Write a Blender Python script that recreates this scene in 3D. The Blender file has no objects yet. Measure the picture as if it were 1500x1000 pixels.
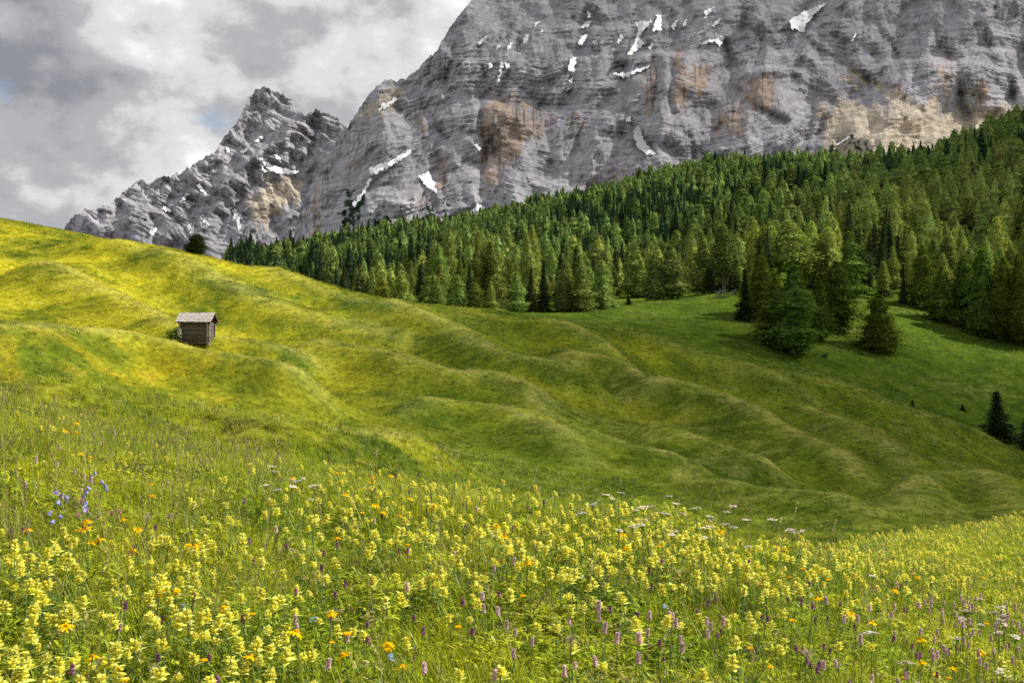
import bpy, math, random
import numpy as np
from mathutils import Vector

random.seed(7); RNG = np.random.default_rng(7)
SC = bpy.context.scene
COL = SC.collection
R = math.radians

# ------------------------------------------------------------------ camera
F = 1608.0            # focal length in photograph pixels (1500 wide)
CAMZ = 1.45
cam_d = bpy.data.cameras.new('camera'); cam = bpy.data.objects.new('camera', cam_d); COL.objects.link(cam)
cam.location = (0, 0, CAMZ); cam.rotation_euler = (R(90), 0, 0)
cam_d.sensor_width = 36; cam_d.lens = 36 * F / 1500
cam_d.clip_start = .1; cam_d.clip_end = 20000
SC.camera = cam

# ------------------------------------------------------------------ sun, sky, exposure
SUN_AZ, SUN_EL = R(74), R(43)     # azimuth clockwise from the view direction (+Y)
SUND = Vector((math.sin(SUN_AZ) * math.cos(SUN_EL), math.cos(SUN_AZ) * math.cos(SUN_EL), math.sin(SUN_EL)))
sl = bpy.data.lights.new('sun', 'SUN'); sl.energy = 5.0; sl.angle = R(.6); sl.color = (1, .95, .86)
so = bpy.data.objects.new('sun', sl); COL.objects.link(so)
so.rotation_euler = SUND.to_track_quat('Z', 'Y').to_euler(); so.location = SUND * 500

def build_world():
    w = bpy.data.worlds.new('World'); SC.world = w; w.use_nodes = True
    nt = w.node_tree; N = nt.nodes; L = nt.links
    N.clear()
    def n(t, **k):
        o = N.new(t)
        for a, b in k.items(): setattr(o, a, b)
        return o
    out = n('ShaderNodeOutputWorld'); bg = n('ShaderNodeBackground'); bg.inputs[1].default_value = .1
    L.new(bg.outputs[0], out.inputs[0])
    sky = n('ShaderNodeTexSky', sky_type='NISHITA'); sky.sun_disc = False
    sky.sun_elevation = SUN_EL; sky.sun_rotation = SUN_AZ; sky.altitude = 1800
    tc = n('ShaderNodeTexCoord')
    mp = n('ShaderNodeMapping'); mp.inputs['Scale'].default_value = (1, 1, 1.45); mp.inputs['Location'].default_value = (3.1, .4, .25)
    L.new(tc.outputs['Generated'], mp.inputs[0])
    def noise(scale, det, rough, dist, loc=None):
        o = n('ShaderNodeTexNoise'); o.inputs['Scale'].default_value = scale; o.inputs['Detail'].default_value = det
        o.inputs['Roughness'].default_value = rough; o.inputs['Distortion'].default_value = dist
        L.new(mp.outputs[0], o.inputs['Vector']); return o
    a = noise(5.2, 10, .55, .1); b = noise(13, 9, .6, .1)
    def math_(op, x, y=None, v=None):
        o = n('ShaderNodeMath', operation=op); L.new(x, o.inputs[0])
        if y is not None: L.new(y, o.inputs[1])
        if v is not None: o.inputs[1].default_value = v
        return o.outputs[0]
    s1 = math_('MULTIPLY', a.outputs[0], v=.62); s2 = math_('MULTIPLY', b.outputs[0], v=.38)
    s = math_('ADD', s1, s2)
    # soft banks of the cloud deck, each a lobe about one direction
    def lobe(px, py, rad, amt, acc):
        d = Vector(((px - 750) / F, 1, (500 - py) / F)).normalized()
        vm = n('ShaderNodeVectorMath', operation='DISTANCE'); L.new(tc.outputs['Generated'], vm.inputs[0]); vm.inputs[1].default_value = d
        q = math_('DIVIDE', vm.outputs['Value'], v=rad / F); q = math_('MULTIPLY', q, q)
        q = math_('MULTIPLY', q, v=-1.0); e = n('ShaderNodeMath', operation='EXPONENT'); L.new(q, e.inputs[0])
        return math_('ADD', acc, math_('MULTIPLY', e.outputs[0], v=amt))
    mp2 = n('ShaderNodeMapping'); mp2.inputs['Scale'].default_value = (1, 1, 1.45); mp2.inputs['Location'].default_value = (3.1 + .012, .4, .25 + .035); L.new(tc.outputs['Generated'], mp2.inputs[0])
    a2 = n('ShaderNodeTexNoise'); a2.inputs['Scale'].default_value = 7.5; a2.inputs['Detail'].default_value = 6; a2.inputs['Roughness'].default_value = .5; L.new(mp2.outputs[0], a2.inputs['Vector'])
    a3 = noise(7.5, 6, .5, 0)
    df = n('ShaderNodeMath', operation='SUBTRACT'); L.new(a3.outputs[0], df.inputs[0]); L.new(a2.outputs[0], df.inputs[1])
    s = math_('ADD', s, math_('MULTIPLY', df.outputs[0], v=.55))
    for args in ((140, 70, 55, .07), (240, 105, 50, .06), (305, 165, 60, .06), (60, 195, 80, .11), (540, 40, 120, .05), (420, 110, 60, .05),
                 (520, 190, 60, .09), (40, 60, 80, -.07), (50, 140, 90, -.06), (150, 160, 70, -.05), (340, 60, 70, -.09), (60, 290, 120, -.05), (410, 60, 70, -.05), (250, 30, 60, .03)):
        s = lobe(*args, s)
    ramp = n('ShaderNodeValToRGB'); L.new(s, ramp.inputs[0])
    cr = ramp.color_ramp; cr.interpolation = 'EASE'
    cr.elements[0].position = .33; cr.elements[0].color = (.22, .23, .25, 1)
    cr.elements[1].position = .70; cr.elements[1].color = (.92, .91, .885, 1)
    e = cr.elements.new(.46); e.color = (.36, .37, .385, 1)
    e = cr.elements.new(.55); e.color = (.58, .58, .58, 1)
    mul = n('ShaderNodeVectorMath', operation='SCALE'); L.new(ramp.outputs[0], mul.inputs[0]); mul.inputs['Scale'].default_value = 8.4
    # small torn gaps show the blue
    g = noise(7.5, 6, .5, .4); 
    gr = n('ShaderNodeMapRange'); gr.inputs[1].default_value = .27; gr.inputs[2].default_value = .33; L.new(g.outputs[0], gr.inputs[0])
    gr.inputs[3].default_value = .45; gr.inputs[4].default_value = 1
    mx = n('ShaderNodeMix', data_type='RGBA'); L.new(gr.outputs[0], mx.inputs[0])
    L.new(sky.outputs[0], mx.inputs[6]); L.new(mul.outputs[0], mx.inputs[7])
    L.new(mx.outputs[2], bg.inputs[0])
build_world()
SC.view_settings.view_transform = 'Standard'; SC.view_settings.look = 'None'
SC.view_settings.exposure = .62; SC.view_settings.gamma = 1
SC.view_settings.use_curve_mapping = False
SC.render.engine = 'CYCLES'
cy = SC.cycles
cy.max_bounces = 5; cy.diffuse_bounces = 3; cy.glossy_bounces = 1; cy.transmission_bounces = 3; cy.transparent_max_bounces = 8; cy.volume_bounces = 0
cy.use_denoising = False; cy.caustics_reflective = False; cy.caustics_refractive = False

# ------------------------------------------------------------------ numpy helpers
def sstep(a, b, x):
    t = np.clip((x - a) / (b - a), 0, 1); return t * t * (3 - 2 * t)
def gnoise(x, y, seed=0):
    x = np.asarray(x, float); y = np.asarray(y, float)
    xi = np.floor(x).astype(np.int64); yi = np.floor(y).astype(np.int64); fx = x - xi; fy = y - yi
    def g(ix, iy, dx, dy):
        h = (ix * 374761393 + iy * 668265263 + seed * 974711) & 0xffffffff
        h = ((h ^ (h >> 13)) * 1274126177) & 0xffffffff; h = h ^ (h >> 16)
        a = h.astype(float) * (2 * math.pi / 4294967296.0)
        return np.cos(a) * dx + np.sin(a) * dy
    u = fx ** 3 * (fx * (fx * 6 - 15) + 10); v = fy ** 3 * (fy * (fy * 6 - 15) + 10)
    a = g(xi, yi, fx, fy); b = g(xi + 1, yi, fx - 1, fy); c = g(xi, yi + 1, fx, fy - 1); d = g(xi + 1, yi + 1, fx - 1, fy - 1)
    return 1.5 * (a + u * (b - a) + v * ((c + u * (d - c)) - (a + u * (b - a))))
def fbm(x, y, octv=4, seed=0, gain=.5):
    s = 0; a = 1.
    for i in range(octv):
        s = s + a * gnoise(x * 2 ** i, y * 2 ** i, seed + i * 17); a *= gain
    return s
def tnoise(x, y, seed=0):
    """value noise interpolated flat over triangles: angular facets"""
    x = np.asarray(x, float); y = np.asarray(y, float); s = (x + y) * .36602540378; xs, ys = x + s, y + s
    i = np.floor(xs).astype(np.int64); j = np.floor(ys).astype(np.int64); u = xs - i; v = ys - j
    def h(a, b):
        q = (a * 374761393 + b * 668265263 + seed * 974711) & 0xffffffff; q = ((q ^ (q >> 13)) * 1274126177) & 0xffffffff; return ((q ^ (q >> 16)) & 0xffff) / 32767.5 - 1
    k = u > v; m = np.where(k, h(i + 1, j), h(i, j + 1)); hi = np.maximum(u, v); lo = np.minimum(u, v)
    return h(i, j) * (1 - hi) + m * (hi - lo) + h(i + 1, j + 1) * lo
def ridged(x, y, octv=4, seed=0, gain=.5):
    s = 0; a = 1.; t = 0
    for i in range(octv):
        s = s + a * (1 - 2 * np.abs(gnoise(x * 2 ** i, y * 2 ** i, seed + i * 17))); t += a; a *= gain
    return s / t
def pchip(xk, yk, x):
    xk = np.asarray(xk, float); yk = np.asarray(yk, float)      # yk: (n,) or (n,m), interpolated along axis 0
    h = np.diff(xk); sh = (-1,) + (1,) * (yk.ndim - 1); hh = h.reshape(sh)
    dl = np.diff(yk, axis=0) / hh; m = np.zeros_like(yk)
    w1 = 2 * hh[1:] + hh[:-1]; w2 = hh[1:] + 2 * hh[:-1]
    with np.errstate(divide='ignore', invalid='ignore'):
        hm = (w1 + w2) / (w1 / dl[:-1] + w2 / dl[1:])
    m[1:-1] = np.where(dl[:-1] * dl[1:] > 0, hm, 0); m[0] = dl[0]; m[-1] = dl[-1]
    i = np.clip(np.searchsorted(xk, x) - 1, 0, len(h) - 1); t = (np.clip(x, xk[0], xk[-1]) - xk[i]) / h[i]
    t = t.reshape(sh) if yk.ndim > 1 else t; hi = h[i].reshape(sh) if yk.ndim > 1 else h[i]
    return ((1 + 2 * t) * (1 - t) ** 2) * yk[i] + (t * (1 - t) ** 2) * hi * m[i] + (t * t * (3 - 2 * t)) * yk[i + 1] + (t * t * (t - 1)) * hi * m[i + 1]
def inpoly(x, y, poly):
    r = np.zeros(np.shape(x), bool); n = len(poly)
    for i in range(n):
        x1, y1 = poly[i]; x2, y2 = poly[(i + 1) % n]
        c = ((y1 > y) != (y2 > y)) & (x < (x2 - x1) * (y - y1) / ((y2 - y1) + 1e-9) + x1); r ^= c
    return r

# ------------------------------------------------------------------ scene helpers
def tag(o, label=None, cat=None, group=None, kind=None):
    if label: o['label'] = label
    if cat: o['category'] = cat
    if group: o['group'] = group
    if kind: o['kind'] = kind
    return o
def empty(name, loc=(0, 0, 0), rz=0, sc=1):
    o = bpy.data.objects.new(name, None); COL.objects.link(o); o.location = loc; o.rotation_euler.z = rz; o.scale = (sc,) * 3
    o.empty_display_size = .1
    return o
def mesh_obj(name, me, parent=None, link=True):
    o = bpy.data.objects.new(name, me)
    if link: COL.objects.link(o)
    if parent: o.parent = parent
    return o
def grid_mesh(name, V, mat, smooth=True, colors=None, keep=None):
    """V: (rows, cols, 3)"""
    r, c = V.shape[:2]
    idx = np.arange(r * c).reshape(r, c)
    q = np.stack([idx[:-1, :-1], idx[:-1, 1:], idx[1:, 1:], idx[1:, :-1]], -1).reshape(-1, 4)
    if keep is not None: q = q[keep.reshape(-1)]
    v = V.reshape(-1, 3)
    if keep is not None:
        used = np.unique(q); rm = np.zeros(r * c, int); rm[used] = np.arange(len(used)); q = rm[q]; v = v[used]
    me = bpy.data.meshes.new(name)
    me.vertices.add(len(v)); me.vertices.foreach_set('co', v.astype(np.float32).ravel())
    me.loops.add(q.size); me.loops.foreach_set('vertex_index', q.astype(np.int32).ravel())
    me.polygons.add(len(q)); me.polygons.foreach_set('loop_start', (np.arange(len(q)) * 4).astype(np.int32))
    me.polygons.foreach_set('loop_total', np.full(len(q), 4, np.int32))
    me.polygons.foreach_set('use_smooth', np.full(len(q), smooth, bool))
    if colors is not None:
        a = me.color_attributes.new('tint', 'FLOAT_COLOR', 'POINT'); cc = np.ones((r * c, 4), np.float32); cc[:, :3] = colors.reshape(-1, 3)
        if keep is not None: cc = cc[used]
        a.data.foreach_set('color', cc.ravel())
    me.update(); me.validate(); me.materials.append(mat)
    return me

class MB:
    """collects faces with material slots into one mesh"""
    def __init__(s): s.v = []; s.f = []; s.m = []
    def face(s, pts, m=0):
        i = len(s.v); s.v += [tuple(p) for p in pts]; s.f.append(tuple(range(i, i + len(pts)))); s.m.append(m)
    def tube(s, pts, rad, n=5, m=0, cap=True):
        rings = []
        for k, p in enumerate(pts):
            p = Vector(p); q = Vector(pts[min(k + 1, len(pts) - 1)]) - Vector(pts[max(k - 1, 0)])
            q.normalize(); a = q.orthogonal().normalized(); b = q.cross(a); r = rad[k] if hasattr(rad, '__len__') else rad
            ring = []
            for j in range(n):
                t = 2 * math.pi * j / n; s.v.append(tuple(p + (a * math.cos(t) + b * math.sin(t)) * r)); ring.append(len(s.v) - 1)
            rings.append(ring)
        for A, B in zip(rings, rings[1:]):
            for j in range(n): s.f.append((A[j], A[(j + 1) % n], B[(j + 1) % n], B[j])); s.m.append(m)
        if cap:
            s.f.append(tuple(rings[0][::-1])); s.m.append(m); s.f.append(tuple(rings[-1])); s.m.append(m)
    def box(s, c, d, m=0, rot=None, jit=0):
        i = len(s.v)
        for x in (-1, 1):
            for y in (-1, 1):
                for z in (-1, 1):
                    p = Vector((x * d[0] / 2, y * d[1] / 2, z * d[2] / 2))
                    if jit: p += Vector((random.uniform(-jit, jit), random.uniform(-jit, jit), random.uniform(-jit, jit)))
                    if rot is not None: p = rot @ p
                    s.v.append(tuple(Vector(c) + p))
        for f in ((0, 1, 3, 2), (4, 6, 7, 5), (0, 4, 5, 1), (2, 3, 7, 6), (0, 2, 6, 4), (1, 5, 7, 3)):
            s.f.append(tuple(i + k for k in f)); s.m.append(m)
    def leaf(s, base, d, up, ln, wd, bend=0., m=0, segs=3, shape=(0, 1, .8, 0)):
        """blade from base along d, bent towards -up; width profile shape"""
        d = Vector(d).normalized(); up = Vector(up); sd = d.cross(up)
        if sd.length < 1e-4: sd = d.orthogonal()
        sd.normalize(); nn = sd.cross(d).normalized(); prev = None
        for k in range(segs + 1):
            t = k / segs; c = Vector(base) + d * (ln * t) + nn * (-bend * ln * t * t)
            ft = t * (len(shape) - 1); i = min(int(ft), len(shape) - 2); w = (shape[i] + (shape[i + 1] - shape[i]) * (ft - i)) * wd / 2
            cur = []
            if w < 1e-5: s.v.append(tuple(c)); cur = [len(s.v) - 1]
            else:
                s.v.append(tuple(c - sd * w)); s.v.append(tuple(c + sd * w)); cur = [len(s.v) - 2, len(s.v) - 1]
            if prev:
                if len(prev) == 2 and len(cur) == 2: s.f.append((prev[0], prev[1], cur[1], cur[0])); s.m.append(m)
                elif len(prev) == 2: s.f.append((prev[0], prev[1], cur[0])); s.m.append(m)
                elif len(cur) == 2: s.f.append((prev[0], cur[1], cur[0])); s.m.append(m)
            prev = cur
    def blob(s, c, r, m=0, n=6, k=4, jit=0.):
        i0 = len(s.v); c = Vector(c); rx, ry, rz = r if hasattr(r, '__len__') else (r, r, r)
        s.v.append((c.x, c.y, c.z - rz))
        for a in range(1, k):
            th = math.pi * a / k - math.pi / 2
            for b in range(n):
                ph = 2 * math.pi * (b + .5 * (a % 2)) / n; q = 1 + random.uniform(-jit, jit)
                s.v.append((c.x + rx * q * math.cos(th) * math.cos(ph), c.y + ry * q * math.cos(th) * math.sin(ph), c.z + rz * q * math.sin(th)))
        s.v.append((c.x, c.y, c.z + rz)); top = len(s.v) - 1
        for b in range(n): s.f.append((i0, i0 + 1 + (b + 1) % n, i0 + 1 + b)); s.m.append(m)
        for a in range(k - 2):
            for b in range(n):
                p = i0 + 1 + a * n; s.f.append((p + b, p + (b + 1) % n, p + n + (b + 1) % n, p + n + b)); s.m.append(m)
        p = i0 + 1 + (k - 2) * n
        for b in range(n): s.f.append((p + b, p + (b + 1) % n, top)); s.m.append(m)
    def mesh(s, name, mats, smooth=False):
        me = bpy.data.meshes.new(name); me.from_pydata(s.v, [], s.f)
        for m in (mats if isinstance(mats, (list, tuple)) else [mats]): me.materials.append(m)
        if any(s.m): me.polygons.foreach_set('material_index', s.m)
        if smooth: me.polygons.foreach_set('use_smooth', [True] * len(s.f))
        me.update(); return me

# ------------------------------------------------------------------ materials
def new_mat(name):
    m = bpy.data.materials.new(name); m.use_nodes = True; m.node_tree.nodes.clear()
    return m, m.node_tree.nodes, m.node_tree.links
def mix_rgb(N, L, fac, a, b, blend='MIX'):
    o = N.new('ShaderNodeMix'); o.data_type = 'RGBA'; o.blend_type = blend
    for s, v in ((0, fac), (6, a), (7, b)):
        if isinstance(v, (int, float)): o.inputs[s].default_value = v
        elif isinstance(v, tuple): o.inputs[s].default_value = (*v, 1)
        else: L.new(v, o.inputs[s])
    return o.outputs[2]
def leaf_mat(name, col, trans=.35, island=.35, tint=None, rough=.6, instvar=.25, gloss=.04):
    """foliage: diffuse + light passing through + a little gloss; colour varies by leaf and by plant; tint = instance attribute"""
    m, N, L = new_mat(name)
    out = N.new('ShaderNodeOutputMaterial')
    geo = N.new('ShaderNodeNewGeometry'); oi = N.new('ShaderNodeObjectInfo')
    mr = N.new('ShaderNodeMapRange'); L.new(geo.outputs['Random Per Island'], mr.inputs[0]); mr.inputs[3].default_value = 1 - island; mr.inputs[4].default_value = 1 + island
    mi = N.new('ShaderNodeMapRange'); L.new(oi.outputs['Random'], mi.inputs[0]); mi.inputs[3].default_value = 1 - instvar; mi.inputs[4].default_value = 1 + instvar
    mm = N.new('ShaderNodeMath'); mm.operation = 'MULTIPLY'; L.new(mr.outputs[0], mm.inputs[0]); L.new(mi.outputs[0], mm.inputs[1])
    if tint:
        at = N.new('ShaderNodeAttribute'); at.attribute_type = 'INSTANCER'; at.attribute_name = tint; src = at.outputs['Color']
        src = mix_rgb(N, L, 1.0, src, tuple(col), 'MULTIPLY')
    else:
        rg = N.new('ShaderNodeRGB'); rg.outputs[0].default_value = (*col, 1); src = rg.outputs[0]
    sc = N.new('ShaderNodeVectorMath'); sc.operation = 'SCALE'; L.new(src, sc.inputs[0]); L.new(mm.outputs[0], sc.inputs['Scale'])
    d = N.new('ShaderNodeBsdfDiffuse'); t = N.new('ShaderNodeBsdfTranslucent'); L.new(sc.outputs[0], d.inputs[0])
    tw = mix_rgb(N, L, 1.0, sc.outputs[0], (1.15, 1.1, .7), 'MULTIPLY'); L.new(tw, t.inputs[0])
    mx = N.new('ShaderNodeMixShader'); mx.inputs[0].default_value = trans; L.new(d.outputs[0], mx.inputs[1]); L.new(t.outputs[0], mx.inputs[2])
    last = mx.outputs[0]
    if gloss:
        g = N.new('ShaderNodeBsdfGlossy'); g.inputs['Roughness'].default_value = rough; g.inputs[0].default_value = (.9, .95, 1, 1)
        m2 = N.new('ShaderNodeMixShader'); m2.inputs[0].default_value = gloss; L.new(last, m2.inputs[1]); L.new(g.outputs[0], m2.inputs[2]); last = m2.outputs[0]
    L.new(last, out.inputs[0]); return m
def rough_mat(name, c1, c2, scale=3., detail=6, bump=.3, c3=None, stretch=(1, 1, 1), rough=.9, bscale=None, dist=.05):
    m, N, L = new_mat(name)
    out = N.new('ShaderNodeOutputMaterial'); b = N.new('ShaderNodeBsdfPrincipled'); b.inputs['Roughness'].default_value = rough
    b.inputs['Specular IOR Level'].default_value = .15
    tc = N.new('ShaderNodeTexCoord'); mp = N.new('ShaderNodeMapping'); mp.inputs['Scale'].default_value = stretch; L.new(tc.outputs['Object'], mp.inputs[0])
    n1 = N.new('ShaderNodeTexNoise'); n1.inputs['Scale'].default_value = scale; n1.inputs['Detail'].default_value = detail; L.new(mp.outputs[0], n1.inputs[0])
    mr = N.new('ShaderNodeMapRange'); mr.inputs[1].default_value = .3; mr.inputs[2].default_value = .7; L.new(n1.outputs[0], mr.inputs[0])
    c = mix_rgb(N, L, mr.outputs[0], c1, c2)
    oi = N.new('ShaderNodeObjectInfo'); mv = N.new('ShaderNodeMapRange'); L.new(oi.outputs['Random'], mv.inputs[0]); mv.inputs[3].default_value = .7; mv.inputs[4].default_value = 1.3
    sc = N.new('ShaderNodeVectorMath'); sc.operation = 'SCALE'; L.new(c, sc.inputs[0]); L.new(mv.outputs[0], sc.inputs['Scale'])
    L.new(sc.outputs[0], b.inputs['Base Color'])
    bp = N.new('ShaderNodeBump'); bp.inputs['Strength'].default_value = bump; bp.inputs['Distance'].default_value = dist; L.new(n1.outputs[0], bp.inputs['Height']); L.new(bp.outputs[0], b.inputs['Normal'])
    L.new(b.outputs[0], out.inputs[0]); return m

def rock_mat():
    m, N, L = new_mat('pale_limestone')
    out = N.new('ShaderNodeOutputMaterial'); b = N.new('ShaderNodeBsdfDiffuse'); b.inputs['Roughness'].default_value = .6
    at = N.new('ShaderNodeAttribute'); at.attribute_name = 'tint'
    tc = N.new('ShaderNodeTexCoord')
    def noise(scale, det, st, rough=.6):
        mp = N.new('ShaderNodeMapping'); mp.inputs['Scale'].default_value = st; L.new(tc.outputs['Object'], mp.inputs[0])
        o = N.new('ShaderNodeTexNoise'); o.inputs['Scale'].default_value = scale; o.inputs['Detail'].default_value = det; o.inputs['Roughness'].default_value = rough
        L.new(mp.outputs[0], o.inputs[0]); return o.outputs[0]
    n1 = noise(.02, 9, (1, 1, 1.3), .58); n2 = noise(.05, 6, (.2, .2, 2.6), .62); n3 = noise(.045, 5, (1.8, 1.8, .2), .6)
    def rng(s, a, b_, lo, hi):
        o = N.new('ShaderNodeMapRange'); L.new(s, o.inputs[0])
        for k, v in zip((1, 2, 3, 4), (a, b_, lo, hi)): o.inputs[k].default_value = v
        return o.outputs[0]
    def mul(x, y):
        o = N.new('ShaderNodeMath'); o.operation = 'MULTIPLY'; L.new(x, o.inputs[0]); L.new(y, o.inputs[1]); return o.outputs[0]
    k = mul(mul(rng(n1, .3, .7, .84, 1.16), rng(n2, .35, .65, .82, 1.13)), rng(n3, .3, .7, .86, 1.12))
    sc = N.new('ShaderNodeVectorMath'); sc.operation = 'SCALE'; L.new(at.outputs['Color'], sc.inputs[0]); L.new(k, sc.inputs['Scale'])
    L.new(sc.outputs[0], b.inputs[0])
    add = N.new('ShaderNodeMath'); add.operation = 'ADD'; L.new(n1, add.inputs[0]); L.new(n2, add.inputs[1])
    bp = N.new('ShaderNodeBump'); bp.inputs['Strength'].default_value = 1; bp.inputs['Distance'].default_value = 3; L.new(add.outputs[0], bp.inputs['Height'])
    L.new(bp.outputs[0], b.inputs['Normal']); L.new(b.outputs[0], out.inputs[0]); return m

def meadow_mat():
    m, N, L = new_mat('meadow_turf')
    out = N.new('ShaderNodeOutputMaterial'); b = N.new('ShaderNodeBsdfDiffuse')
    at = N.new('ShaderNodeAttribute'); at.attribute_name = 'tint'
    tc = N.new('ShaderNodeTexCoord')
    def noise(scale, det, rough=.6):
        o = N.new('ShaderNodeTexNoise'); o.inputs['Scale'].default_value = scale; o.inputs['Detail'].default_value = det; o.inputs['Roughness'].default_value = rough
        L.new(tc.outputs['Object'], o.inputs[0]); return o.outputs[0]
    n1 = noise(2.2, 8, .7); n2 = noise(.25, 5)
    def rng(s, a, b_, lo, hi):
        o = N.new('ShaderNodeMapRange'); L.new(s, o.inputs[0])
        for k, v in zip((1, 2, 3, 4), (a, b_, lo, hi)): o.inputs[k].default_value = v
        return o.outputs[0]
    mm = N.new('ShaderNodeMath'); mm.operation = 'MULTIPLY'; L.new(rng(n1, .3, .7, .5, 1.5), mm.inputs[0]); L.new(rng(n2, .3, .7, .8, 1.2), mm.inputs[1])
    sc = N.new('ShaderNodeVectorMath'); sc.operation = 'SCALE'; L.new(at.outputs['Color'], sc.inputs[0]); L.new(mm.outputs[0], sc.inputs['Scale'])
    L.new(sc.outputs[0], b.inputs[0])
    bp = N.new('ShaderNodeBump'); bp.inputs['Strength'].default_value = .8; bp.inputs['Distance'].default_value = .25; L.new(n1, bp.inputs['Height'])
    L.new(bp.outputs[0], b.inputs['Normal']); L.new(b.outputs[0], out.inputs[0]); return m

M_ROCK = rock_mat(); M_TURF = meadow_mat()
M_SNOW = rough_mat('old_snow', (.68, .69, .72), (.86, .86, .86), .04, 6, .5, dist=3)

# ------------------------------------------------------------------ terrain
def P(r, y): return (r, CAMZ - (y - 500) / F * r)
COLS = {
 -700: [(.5, .1), (3, .5), (9, 1.7), (16, 2.0), P(30, 520), P(45, 520), P(75, 420), P(130, 310), P(180, 200), P(230, 210), P(450, 420), P(900, 450), P(1750, 440)],
 -300: [(.5, .05), (3, .25), (9, .95), (16, 1.0), P(30, 567), P(45, 565), P(75, 490), P(130, 385), P(180, 272), P(230, 280), P(450, 430), P(900, 450), P(1750, 435)],
 0: [(.5, 0), (3, .12), (9, .5), (16, .42), P(30, 588), P(42, 590), P(74, 520), P(84, 515), P(130, 432), P(180, 322), P(230, 330), P(450, 440), P(900, 440), P(1750, 425)],
 300: [(.5, 0), (3, .03), (9, .18), (16, -.5), P(32, 634), P(44, 634), P(80, 560), P(92, 545), P(130, 499), P(180, 383), P(230, 391), P(450, 450), P(900, 420), P(1750, 398)],
 550: [(.5, 0), (3, 0), (8.5, .10), (16, -.9), P(35, 672), P(48, 664), P(85, 600), P(130, 535), P(180, 439), P(230, 447), P(450, 450), P(700, 420), P(1200, 385), P(1750, 357)],
 750: [(.5, 0), (3, 0), (8, .05), (16, -1.2), P(38, 728), P(50, 706), P(85, 640), P(130, 555), P(180, 460), P(230, 464), P(330, 452), P(450, 436), P(800, 378), P(1200, 345), P(1750, 320)],
 950: [(.5, 0), (3, -.05), (8, -.03), (16, -1.6), P(40, 770), P(52, 740), P(85, 668), P(130, 598), P(180, 509), P(200, 514), P(230, 505), P(280, 470), P(330, 441), P(380, 441), P(500, 424), P(800, 352), P(1200, 305), P(1750, 277)],
 1100: [(.5, 0), (3, -.08), (7.5, -.16), (16, -2.2), P(40, 810), P(55, 765), P(90, 690), P(130, 632), P(180, 558), P(200, 564), P(225, 555), P(270, 500), P(310, 450), P(345, 427), P(400, 420), P(550, 375), P(800, 318), P(1200, 277), P(1750, 252)],
 1300: [(.5, 0), (3, -.15), (8.5, -.62), (18, -1.98), P(28, 835), P(40, 815), P(55, 775), P(90, 722), P(130, 676), P(180, 606), P(200, 612), P(225, 602), P(270, 540), P(310, 480), P(350, 440), P(500, 355), P(800, 287), P(1000, 272), P(1200, 270), P(1750, 254)],
 1500: [(.5, 0), (3, -.3), (5, -.52), P(10, 905), P(22, 776), P(30, 790), P(45, 778), P(60, 760), P(95, 735), P(135, 712), P(180, 666), P(200, 671), P(225, 655), P(260, 600), P(300, 530), P(340, 480), P(500, 350), P(800, 208), P(1000, 195), P(1200, 235), P(1750, 265)],
 1800: [(.5, 0), (3, -.5), (5, -.8), P(10, 930), P(22, 790), P(30, 792), P(45, 785), P(60, 780), P(95, 760), P(135, 735), P(180, 695), P(225, 680), P(260, 615), P(300, 535), P(340, 475), P(500, 310), P(800, 130), P(1000, 120), P(1750, 220)],
 2200: [(.5, 0), (3, -.6), (5, -1), P(10, 950), P(22, 810), P(30, 800), P(45, 790), P(60, 785), P(95, 770), P(135, 740), P(180, 700), P(225, 690), P(260, 620), P(300, 540), P(340, 470), P(500, 300), P(800, 100), P(1000, 90), P(1750, 200)],
}
LR = np.linspace(math.log(.5), math.log(1750), 700)
_cz = np.stack([pchip([math.log(k[0]) for k in kn], [k[1] for k in kn], LR) for kn in COLS.values()])
XF = np.arange(-700, 2201, 10.)
TZ = pchip(list(COLS.keys()), _cz, XF)        # (x, logr)
def smooth_x(a, k):
    ker = np.hanning(k + 2)[1:-1]; ker /= ker.sum()
    p = np.pad(a, ((k // 2, k // 2), (0, 0)), mode='edge')
    return sum(ker[i] * p[i:i + a.shape[0]] for i in range(k))
TZ = smooth_x(TZ, 11)
def base_z(x, r):
    fx = np.clip((x - XF[0]) / 10., 0, len(XF) - 1.001); fr = np.clip((np.log(np.maximum(r, .5)) - LR[0]) / (LR[1] - LR[0]), 0, len(LR) - 1.001)
    i = fx.astype(int); j = fr.astype(int); u = fx - i; v = fr - j
    return (TZ[i, j] * (1 - u) + TZ[i + 1, j] * u) * (1 - v) + (TZ[i, j + 1] * (1 - u) + TZ[i + 1, j + 1] * u) * v
def find_r(x, y, r0, r1, zf=None):
    rr = np.exp(np.linspace(math.log(r0), math.log(r1), 400)); zz = (zf or base_z)(np.full(400, float(x)), rr)
    yy = 500 - (zz - CAMZ) / rr * F
    k = np.nonzero(yy <= y)[0]
    return rr[k[0]] if len(k) else rr[int(np.argmin(np.abs(yy - y)))]

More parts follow.
